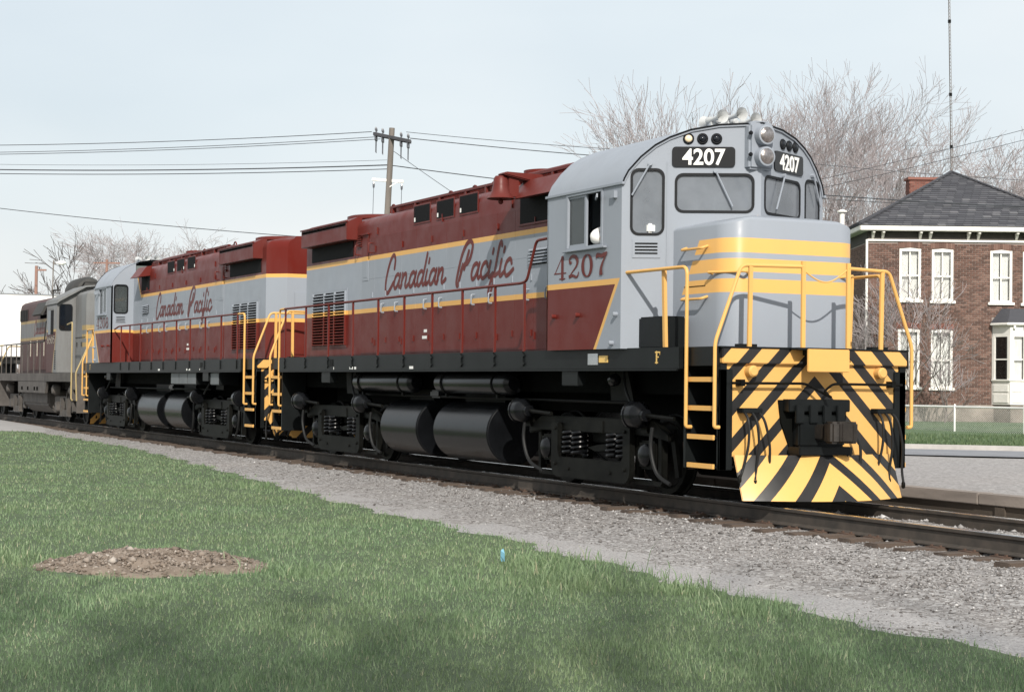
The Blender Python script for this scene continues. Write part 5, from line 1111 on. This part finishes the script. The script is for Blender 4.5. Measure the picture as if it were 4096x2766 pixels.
# bay window
bd = .8; pl = [(bayL, -.02), (bayL+.42, -bd), (bayR-.42, -bd), (bayR, -.02)]
bay = MB().prism(pl, 'z', bayB, hz(1520)).build('bay_window', 'hwhite', house); MB().prism([(bayL+.03, -.02), (bayL+.45, -bd+.04), (bayR-.45, -bd+.04), (bayR-.03, -.02)], 'z', -.1, bayB).build('bay_base', 'fstone', bay)
MB().prism([(x+(-.05 if x < (bayL+bayR)/2 else .05), y-.05) for x, y in pl], 'z', hz(1520), hz(1514)).build('bay_sill', 'hwhite', bay)
MB().prism(pl, 'z', hz(1345), bayT).build('bay_frieze', 'hwhite', bay); MB().prism([(x+(-.14 if x < (bayL+bayR)/2 else .14), y-.14) for x, y in pl], 'z', bayT, bayT+.09).build('bay_cornice', 'hwhite', bay, .02)
R0 = [(x+(-.12 if x < (bayL+bayR)/2 else .12), y-.12, bayT+.09) for x, y in pl]; zt = hz(1232); R1 = [(bayL+.32, 0, zt), (bayL+.55, -.3, zt), (bayR-.55, -.3, zt), (bayR-.32, 0, zt)]
MB().loft([R0, R1]).build('bay_roof', 'shingle', bay)
for i in range(5):
    x = bayL+.55+.38*i; MB().box(x-.04, x+.04, -bd-.11, -bd, bayT-.13, bayT).build('bay_bracket', 'hwhite', bay, .01)
zb0, zb1 = hz(1514), hz(1345)
corner = [Vector((*p, 0)) for p in pl]
for i in range(3):
    a, b = corner[i], corner[i+1]; dv = (b-a); Lb = dv.length; dv.normalize(); no = Vector((dv.y, -dv.x, 0)); no = no if no.y < 0 or i == 2 else no; nw = 1 if i != 1 else 4
    def Q(t, z, o_=0): return a+dv*t+no*o_+Vector((0, 0, z))
    for k in range(nw+1):
        t = Lb*k/nw; wd = .07 if 0 < k < nw else .13; MB().obox(frameM(Q(min(max(t, wd/2), Lb-wd/2), (zb0+zb1)/2, -.02), dv, (0, 0, 1)), wd, zb1-zb0, .08).build('bay_post', 'hwhite', bay)
    for k in range(nw):
        t0 = Lb*k/nw+.06; t1 = Lb*(k+1)/nw-.06; zm_ = zb0+(zb1-zb0)*.47
        MB().obox(frameM(Q((t0+t1)/2, zm_, -.02), dv, (0, 0, 1)), t1-t0, .05, .05).build('meeting_rail', 'hwhite', bay)
        MB().obox(frameM(Q((t0+t1)/2, (zb0+zb1)/2, -.03), dv, (0, 0, 1)), t1-t0, zb1-zb0, .006).build('pane', 'pane', bay)
        MB().obox(frameM(Q((t0+t1)/2, (zb0+zb1)/2, -.14), dv, (0, 0, 1)), t1-t0, zb1-zb0, .01).build('curtain', 'curtain', bay)
        zc_ = (bayB+hz(1520))/2; MB().obox(frameM(Q((t0+t1)/2, zc_+.16, .012), dv, (0, 0, 1)), t1-t0-.04, .26, .03).build('bay_panel', 'hwhite', bay, .008); MB().obox(frameM(Q((t0+t1)/2, zc_-.2, .012), dv, (0, 0, 1)), t1-t0-.04, .32, .03).build('bay_panel', 'hwhite', bay, .008)
# mast on the roof
mast = empty('radio_mast', 'slender radio mast rising above the roof peak of the house', 'mast', HO+rt*pk.x+fh*pk.y+Vector((0, 0, pk.z)))
mz = PX(3806, -160, HD+DEP/2).z-pk.z; off = ((PX(3805, -160, HD+DEP/2)-PX(3813, 688, HD+DEP/2)).dot(rt))
for k in range(3):
    a = 2*pi*k/3; MB().tube([rt*(.05*cos(a))+fh*(.05*sin(a)), rt*(off+.03*cos(a))+fh*(.03*sin(a))+Vector((0, 0, mz))], .009, 5).build('mast_leg', 'pole', mast)
m = MB(); nb_ = 60
for i in range(nb_):
    z0, z1 = mz*i/nb_, mz*(i+1)/nb_
    for k in range(3):
        a, b = 2*pi*(k+i)/3, 2*pi*(k+i+1)/3; m.tube([rt*(.05*cos(a)+off*i/nb_)+fh*(.05*sin(a))+Vector((0, 0, z0)), rt*(.05*cos(b)+off*(i+1)/nb_)+fh*(.05*sin(b))+Vector((0, 0, z1))], .005, 3, False)
m.build('mast_lattice', 'pole', mast)['kind'] = 'stuff'
for v in (85, 380, 590):
    zz = PX(3808, v, HD+DEP/2).z-pk.z; MB().lathe([(.06, 0), (.06, .12)], rt*(off*zz/mz)+Vector((0, 0, zz)), (0, 0, 1), 8).build('mast_joint', 'truck', mast)
# ---------------------------------------------------------------- chain-link fence
MT['galv'] = plain('galvanised_white', (.72, .72, .70), .45, .3, .08)
FA, FB = PX(3560, 1725, 58.5), PX(4300, 1745, 53.0); FA.z = FB.z = .0; fe = (FB-FA); FL_ = fe.length; fe.normalize(); FHt = .86
fence = empty('chain_link_fence', 'low chain link fence with white posts in front of the brick house', 'fence', FA, atan2(fe.y, fe.x))
MB().tube([(0, 0, FHt), (FL_, 0, FHt)], .03, 8).build('top_rail', 'galv', fence, smooth=True)
for t in [(-.0), 2.62, 5.25, FL_]: p = MB().lathe([(.035, 0), (.035, FHt+.05), (.02, FHt+.09)], (t, 0, 0), (0, 0, 1), 10).build('post', 'galv', fence, smooth=True)
m = MB(); st = .075; k = -FHt
while k < FL_:
    for sgn in (1, -1):
        a, b = (k, k+FHt) if sgn > 0 else (k+FHt, k); z0, z1 = .03, FHt-.02
        pa = Vector((a, 0, z0)); pb = Vector((b, 0, z1))
        if max(a, b) < 0 or min(a, b) > FL_: continue
        if min(a, b) >= 0 and max(a, b) <= FL_: m.tube([pa, pb], .0028, 3, False)
    k += st
m.build('wire_mesh', 'galv', fence)['kind'] = 'stuff'
# ---------------------------------------------------------------- bare trees
MT['bark'] = plain('tree_bark', (.19, .165, .155), .95, 0, .3, 2, .3); MT['twig'] = plain('twigs', (.35, .31, .315), .95, 0, .25, 1); MT['darkbark'] = plain('dark_bark', (.075, .06, .055), .95, 0, .3, 2)
def bare_tree(name, label, cat, base, height, spread, seed, levels=6, nb=3, group='bare trees beyond the train', bark='bark', twig='twig', trunk_r=None, lean=(0, 0), forks=4, tw=.010, open_=.5, first=.28, min_r=.006):
    R = random.Random(seed); root = empty(name, label, cat, base, 0, group); limbs = MB(); twigs = MB()
    tr_ = trunk_r or height*.018
    def grow(p, d, L_, r, lv):
        n = 4 if lv > 2 else 3; pts = [p.copy()]; rad = [r]; q = p.copy(); dd = d.copy()
        for i in range(n):
            dd = (dd+Vector((R.gauss(0, .10), R.gauss(0, .10), R.gauss(0, .05)+.055))).normalized(); q = q+dd*(L_/n); pts.append(q.copy()); rad.append(max(min_r, r*(1-.42*(i+1)/n)))
        (limbs if lv >= levels-2 else twigs).tube(pts, rad, 7 if lv >= levels-1 else (5 if lv >= levels-2 else 3), False)
        if lv <= 0: return
        k = nb if lv < levels else forks
        for i in range(k):
            t = R.uniform(.45, 1) if i < k-1 else 1.0; j = min(n, max(1, int(t*n+.5))); b = pts[j]; ang = R.uniform(.28, .28+open_); az = R.uniform(0, 2*pi)
            if i == k-1: ang *= .5
            ax = dd.orthogonal().normalized(); ax = Matrix.Rotation(az, 3, dd) @ ax; nd = (Matrix.Rotation(ang, 3, ax) @ dd); nd = Vector((nd.x*spread, nd.y*spread, nd.z)).normalized()
            grow(b, nd, L_*R.uniform(.62, .86), max(min_r, rad[j]*R.uniform(.55, .8)), lv-1)
    d0 = Vector((lean[0], lean[1], 1)).normalized()
    grow(Vector((0, 0, -.2)), d0, height*first, tr_, levels)
    h = max(v[2] for v in (twigs.v or limbs.v)); k = height/h
    for mb, nm, mt in ((limbs, 'trunk', bark), (twigs, 'crown', twig)):
        if not mb.v: continue
        V = np.array(mb.v)*k; o = raw(nm, V, np.array([f if len(f) == 4 else f for f in mb.f if len(f) == 4]), mt, root, True)
    return root
def at_px(u, v, dep, z=0.0): p = PX(u, v, dep); return Vector((p.x, p.y, z))
hgt = lambda u, v, dep: PX(u, v, dep).z
for i, (u, vt, dep, sp, lab) in enumerate(((2990, 320, 92, .9, 'bare tree rising behind the cab roof horns'), (3110, 225, 97, 1.0, 'tallest bare tree behind the locomotive headlight'), (3330, 232, 94, .95, 'bare tree right of the locomotive cab with forked top'),
        (3560, 380, 90, 1.1, 'bare tree between the cab and the house chimney'), (3420, 520, 84, 1.0, 'lower bare tree just left of the house roof'), (4010, 610, 104, 1.2, 'distant bare tree behind the right slope of the house roof'), (4200, 560, 110, 1.2, 'distant bare tree at the right edge beyond the house'))):
    bare_tree('bare_tree', lab, 'tree', at_px(u, 1600, dep), hgt(u, vt, dep), sp, 20+i, levels=7, nb=3, forks=5, first=.24, min_r=.007 if i < 5 else .009)
for i, (u, vt, dep, sp, lab, dk) in enumerate(((290, 925, 118, 1.1, 'dark bare tree above the third locomotive at far left', True), (640, 850, 150, 1.45, 'broad pale bare tree behind the second locomotive', False), (75, 1105, 190, 1.3, 'small hazy bare tree over the white trailer', False), (500, 930, 165, 1.3, 'pale bare tree left of the broad tree, partly behind it', False))):
    bare_tree('bare_tree', lab, 'tree', at_px(u, 1600, dep), hgt(u, vt, dep), sp, 41+i, levels=5 if dk else 7, nb=3, bark='darkbark' if dk else 'bark', twig='darkbark' if dk else 'twig', forks=4 if dk else 5, min_r=.02 if dk else .010, lean=(.12, .1) if dk else (0, 0), open_=.55 if dk else .7, first=.33 if dk else .3)
bare_tree('bare_shrub', 'thin bare shrub against the left end of the house front', 'shrub', HO+rt*1.15-fh*1.6+Vector((0, 0, .15)), 5.6, 1.0, 77, levels=5, nb=3, forks=6, trunk_r=.05, first=.3, group='bare shrubs by the house', tw=.006, min_r=.007)
bare_tree('bare_shrub', 'spindly bare vine climbing the house corner by the downspout', 'shrub', HO+rt*.1-fh*.8+Vector((0, 0, .15)), 4.6, .8, 78, levels=5, nb=3, forks=5, trunk_r=.04, first=.3, group='bare shrubs by the house', min_r=.006)
bare_tree('bare_shrub', 'low bare shrub between the lower windows of the house', 'shrub', HO+rt*2.3-fh*1.9+Vector((0, 0, .15)), 3.0, 1.3, 79, levels=4, nb=3, forks=6, trunk_r=.03, first=.25, group='bare shrubs by the house', min_r=.006)
# trees behind the photographer whose shade falls on the lawn
for i, (x, y, h) in enumerate(((46, -19.5, 25.0),)):
    bare_tree('bare_tree', ('bare tree behind the photographer shading the lawn', 'farther bare tree behind the photographer', 'smaller bare tree behind the photographer on the left')[i], 'tree', Vector((x, y, -.3)), h, 1.1, 90+i, levels=6, nb=3, forks=4, group='bare trees behind the photographer', min_r=.03, trunk_r=.25)
# ---------------------------------------------------------------- poles and wires
MT['arm'] = plain('dark_crossarm', (.075, .075, .085), .9); MT['insul'] = plain('insulator', (.10, .105, .12), .25); MT['wire'] = plain('wire', (.055, .06, .07), .6); MT['redpole'] = plain('reddish_pole', (.27, .16, .13), .95)
top = PX(1568, 512, 75); bot = PX(1552, 810, 75); dv = (bot-top)/(top.z-bot.z); base = top+dv*(top.z-.0)
pole = empty('utility_pole', 'tall wooden utility pole with crossarms behind the locomotives', 'utility pole', base)
L0 = lambda p: Vector(p)-base
MB().tube([L0(base), L0(top)], [.16, .12], 14).build('shaft', 'pole', pole, smooth=True)
armd = Vector((.45, .62, -.16)); armd = (PX(1635, 557, 73.2)-PX(1492, 527, 76.6))
def crossarm(p, d, l_, mat, th=.11):
    d = d.normalized(); return MB().bar(L0(p-d*l_/2), L0(p+d*l_/2), th, th*1.2).build('crossarm', mat, pole, .01), d
pc = top-Vector((0, 0, .42))
for o_ in (-.16, .16):
    ca_, d_ = crossarm(pc+fh*o_, armd, armd.length*1.0, 'arm')
    for t in (-1.75, -1.0, 1.0, 1.75):
        p = pc+fh*o_+d_*t; MB().lathe([(.02, .05), (.02, .14), (.055, .17), (.05, .24), (.03, .3)], L0(p), (0, 0, 1), 8).build('insulator', 'insul', ca_)
        MB().tube([L0(p+Vector((0, 0, -.05))), L0(p+Vector((0, 0, -.28)))], .06, 6).build('cutout', 'insul', ca_)
        MB().tube([L0(p+Vector((0, 0, -.28))), L0(p+Vector((0, 0, -.8)))], .018, 5).build('cutout', 'insul', ca_)
wa, d_ = crossarm(PX(1551, 722, 75), PX(1612, 727, 75)-PX(1490, 718, 75), 1.35, 'hwhite', .1)
for t in (-.6, .6):
    p = PX(1551, 722, 75)+d_*t; MB().lathe([(.03, -.1), (.05, -.18), (.05, -.3), (.03, -.36)], L0(p), (0, 0, 1), 8).build('insulator', 'insul', wa)
    MB().tube([L0(p+Vector((0, 0, -.36))), L0(p+Vector((-.15, 0, -3.2)))], .012, 4).build('drop_wire', 'wire', pole)
MB().bar(L0(PX(1551, 752, 74.9)), L0(PX(1590, 728, 74.9)), .04, .04).build('arm_brace', 'hwhite', wa)
def wire(label, pts, r=.014):
    (a, b) = pts; n = 16; sag = (b-a).length*.006
    o = MB().tube([a.lerp(b, i/n)-Vector((0, 0, sag*4*(i/n)*(1-i/n))) for i in range(n+1)], r, 4).build('overhead_wire', 'wire'); return tag(o, label, 'wire', 'overhead wires')
Lw = ('uppermost wire running left from the utility pole', 'second wire from the top running left from the pole', 'third wire from the top running left from the pole', 'thick black cable running left from the pole', 'thin cable just under the thick cable left of the pole', 'faint upper service wire left of the pole')
for lab, (u0, v0), (u1, v1), r in zip(Lw, ((1487, 527), (1500, 548), (1522, 556), (1550, 660), (1550, 676), (1548, 640)), ((-150, 582), (-150, 611), (-150, 619), (-150, 676), (-150, 692), (-150, 655)), (.016, .014, .014, .026, .018, .008)):
    wire(lab, (PX(u0, v0, 75), PX(u1, v1, 82)), r)
for lab, (u0, v0, d0), (u1, v1, d1), r in (('top wire running right from the pole towards the cab', (1625, 528, 75), (2700, 612, 75), .012), ('lower primary wire running right from the pole', (1640, 553, 75), (2700, 645, 75), .018), ('thick cable running right from the pole to behind the hood', (1555, 660, 75), (2700, 790, 75), .02), ('guy wire slanting down right of the utility pole', (1575, 605, 75), (1900, 830, 73), .012),
        ('single low wire at left sagging to the second locomotive', (-150, 815, 100), (1250, 950, 95), .02), ('thick cable crossing in front of the house roof', (3200, 772, 56), (4250, 832, 56), .017), ('thin cable below the thick one before the house roof', (3200, 788, 56), (4250, 838, 56), .010), ('high thin wire crossing above the house chimney', (3200, 650, 57), (4250, 730, 57), .008), ('wire rising to the upper right corner past the mast', (3180, 740, 58), (4250, 478, 54), .008), ('second wire rising right past the mast', (3180, 775, 58), (4250, 520, 54), .008)):
    wire(lab, (PX(u0, v0, d0), PX(u1, v1, d1)), r)
for lab, u, vt, vb, dep, arm_ in (('thin reddish pole standing left of the dark bare tree', 138, 1062, 1400, 105, 0), ('distant reddish pole with a crossarm behind the second cab', 420, 1036, 1400, 120, 1)):
    b = at_px(u, 1500, dep); p = empty('utility_pole', lab, 'utility pole', b); hz_ = hgt(u, vt, dep); MB().tube([(0, 0, 0), (0, 0, hz_)], [.13, .09], 10).build('shaft', 'redpole', p, smooth=True)
    MB().bar(rt*(-.9 if arm_ else -.05)+Vector((0, 0, hz_-.25)), rt*(.9 if arm_ else .6)+Vector((0, 0, hz_-.25)), .09, .1).build('crossarm', 'redpole', p)
    for t in ((-.8, -.3, .3, .8) if arm_ else (.2,)): MB().lathe([(.03, 0), (.04, .1), (.02, .15)], rt*t+Vector((0, 0, hz_-.2)), (0, 0, 1), 6).build('insulator', 'insul', p)
b = at_px(205, 1500, 112); hz_ = hgt(220, 1050, 112); lp = empty('street_lamp', 'street lamp with pale head among the bare branches at left', 'street lamp', b)
MB().tube(smoothpts([(0, 0, 0), (0, 0, hz_-.6), rt*.1+Vector((0, 0, hz_-.1)), rt*.3+Vector((0, 0, hz_))], 5), .04, 6).build('lamp_post', 'pole', lp); MB().lathe([(.05, -.3), (.14, -.1), (.16, .15), (.06, .3)], rt*.5+Vector((0, 0, hz_)), rt, 10).build('lamp_head', 'white', lp, smooth=True)
# ---------------------------------------------------------------- crew member at the open cab window
def person():
    J = {'pel': (-2.95, -.95, 2.62, .17), 'sp': (-2.92, -.97, 2.88, .165), 'ch': (-2.92, -1.1, 3.25, .18), 'nk': (-2.90, -1.1, 3.52, .065), 'hd': (-2.86, -1.1, 3.68, .10), 'ht': (-2.86, -1.1, 3.79, .075), 'no': (-2.75, -1.1, 3.66, .03),
         'sl': (-2.90, -1.30, 3.46, .13), 'el': (-2.84, -1.55, 3.37, .105), 'wr': (-2.66, -1.42, 3.33, .05), 'hn': (-2.58, -1.36, 3.33, .04), 'sr': (-2.85, -.80, 3.26, .09), 'er': (-2.66, -.70, 3.02, .065), 'wl': (-2.45, -.78, 3.05, .04),
         'hl': (-2.9, -1.06, 2.58, .13), 'kl': (-2.5, -1.08, 2.62, .10), 'fl': (-2.45, -1.08, 2.27, .07), 'hr': (-2.9, -.84, 2.58, .13), 'kr': (-2.5, -.8, 2.62, .10), 'f2': (-2.45, -.8, 2.27, .07)}
    E_ = [('pel', 'sp'), ('sp', 'ch'), ('ch', 'nk'), ('nk', 'hd'), ('hd', 'ht'), ('hd', 'no'), ('ch', 'sl'), ('sl', 'el'), ('el', 'wr'), ('wr', 'hn'), ('ch', 'sr'), ('sr', 'er'), ('er', 'wl'), ('pel', 'hl'), ('hl', 'kl'), ('kl', 'fl'), ('pel', 'hr'), ('hr', 'kr'), ('kr', 'f2')]
    ks = list(J); me = bpy.data.meshes.new('p'); me.from_pydata([J[k][:3] for k in ks], [(ks.index(a), ks.index(b)) for a, b in E_], []); t = bpy.data.objects.new('p', me); COL.objects.link(t)
    md = t.modifiers.new('s', 'SKIN'); 
    for i, k in enumerate(ks): sv = me.skin_vertices[0].data[i]; sv.radius = (J[k][3], J[k][3]*(.8 if k in ('sp', 'ch', 'pel') else 1)); sv.use_root = (k == 'pel')
    t.modifiers.new('u', 'SUBSURF').levels = 2
    dg = bpy.context.evaluated_depsgraph_get(); m2 = bpy.data.meshes.new_from_object(t.evaluated_get(dg)); bpy.data.objects.remove(t)
    for k in ('shirt', 'skin', 'board'): m2.materials.append(MT[k])
    for p in m2.polygons:
        c = p.center; p.use_smooth = True; p.material_index = 1 if c.z > 3.585 or c.x > -2.70 else (2 if c.z < 2.72 else 0)
    o = bpy.data.objects.new('person', m2); COL.objects.link(o); tag(o, 'person in a white shirt leaning an elbow on the open cab window', 'person')
person()
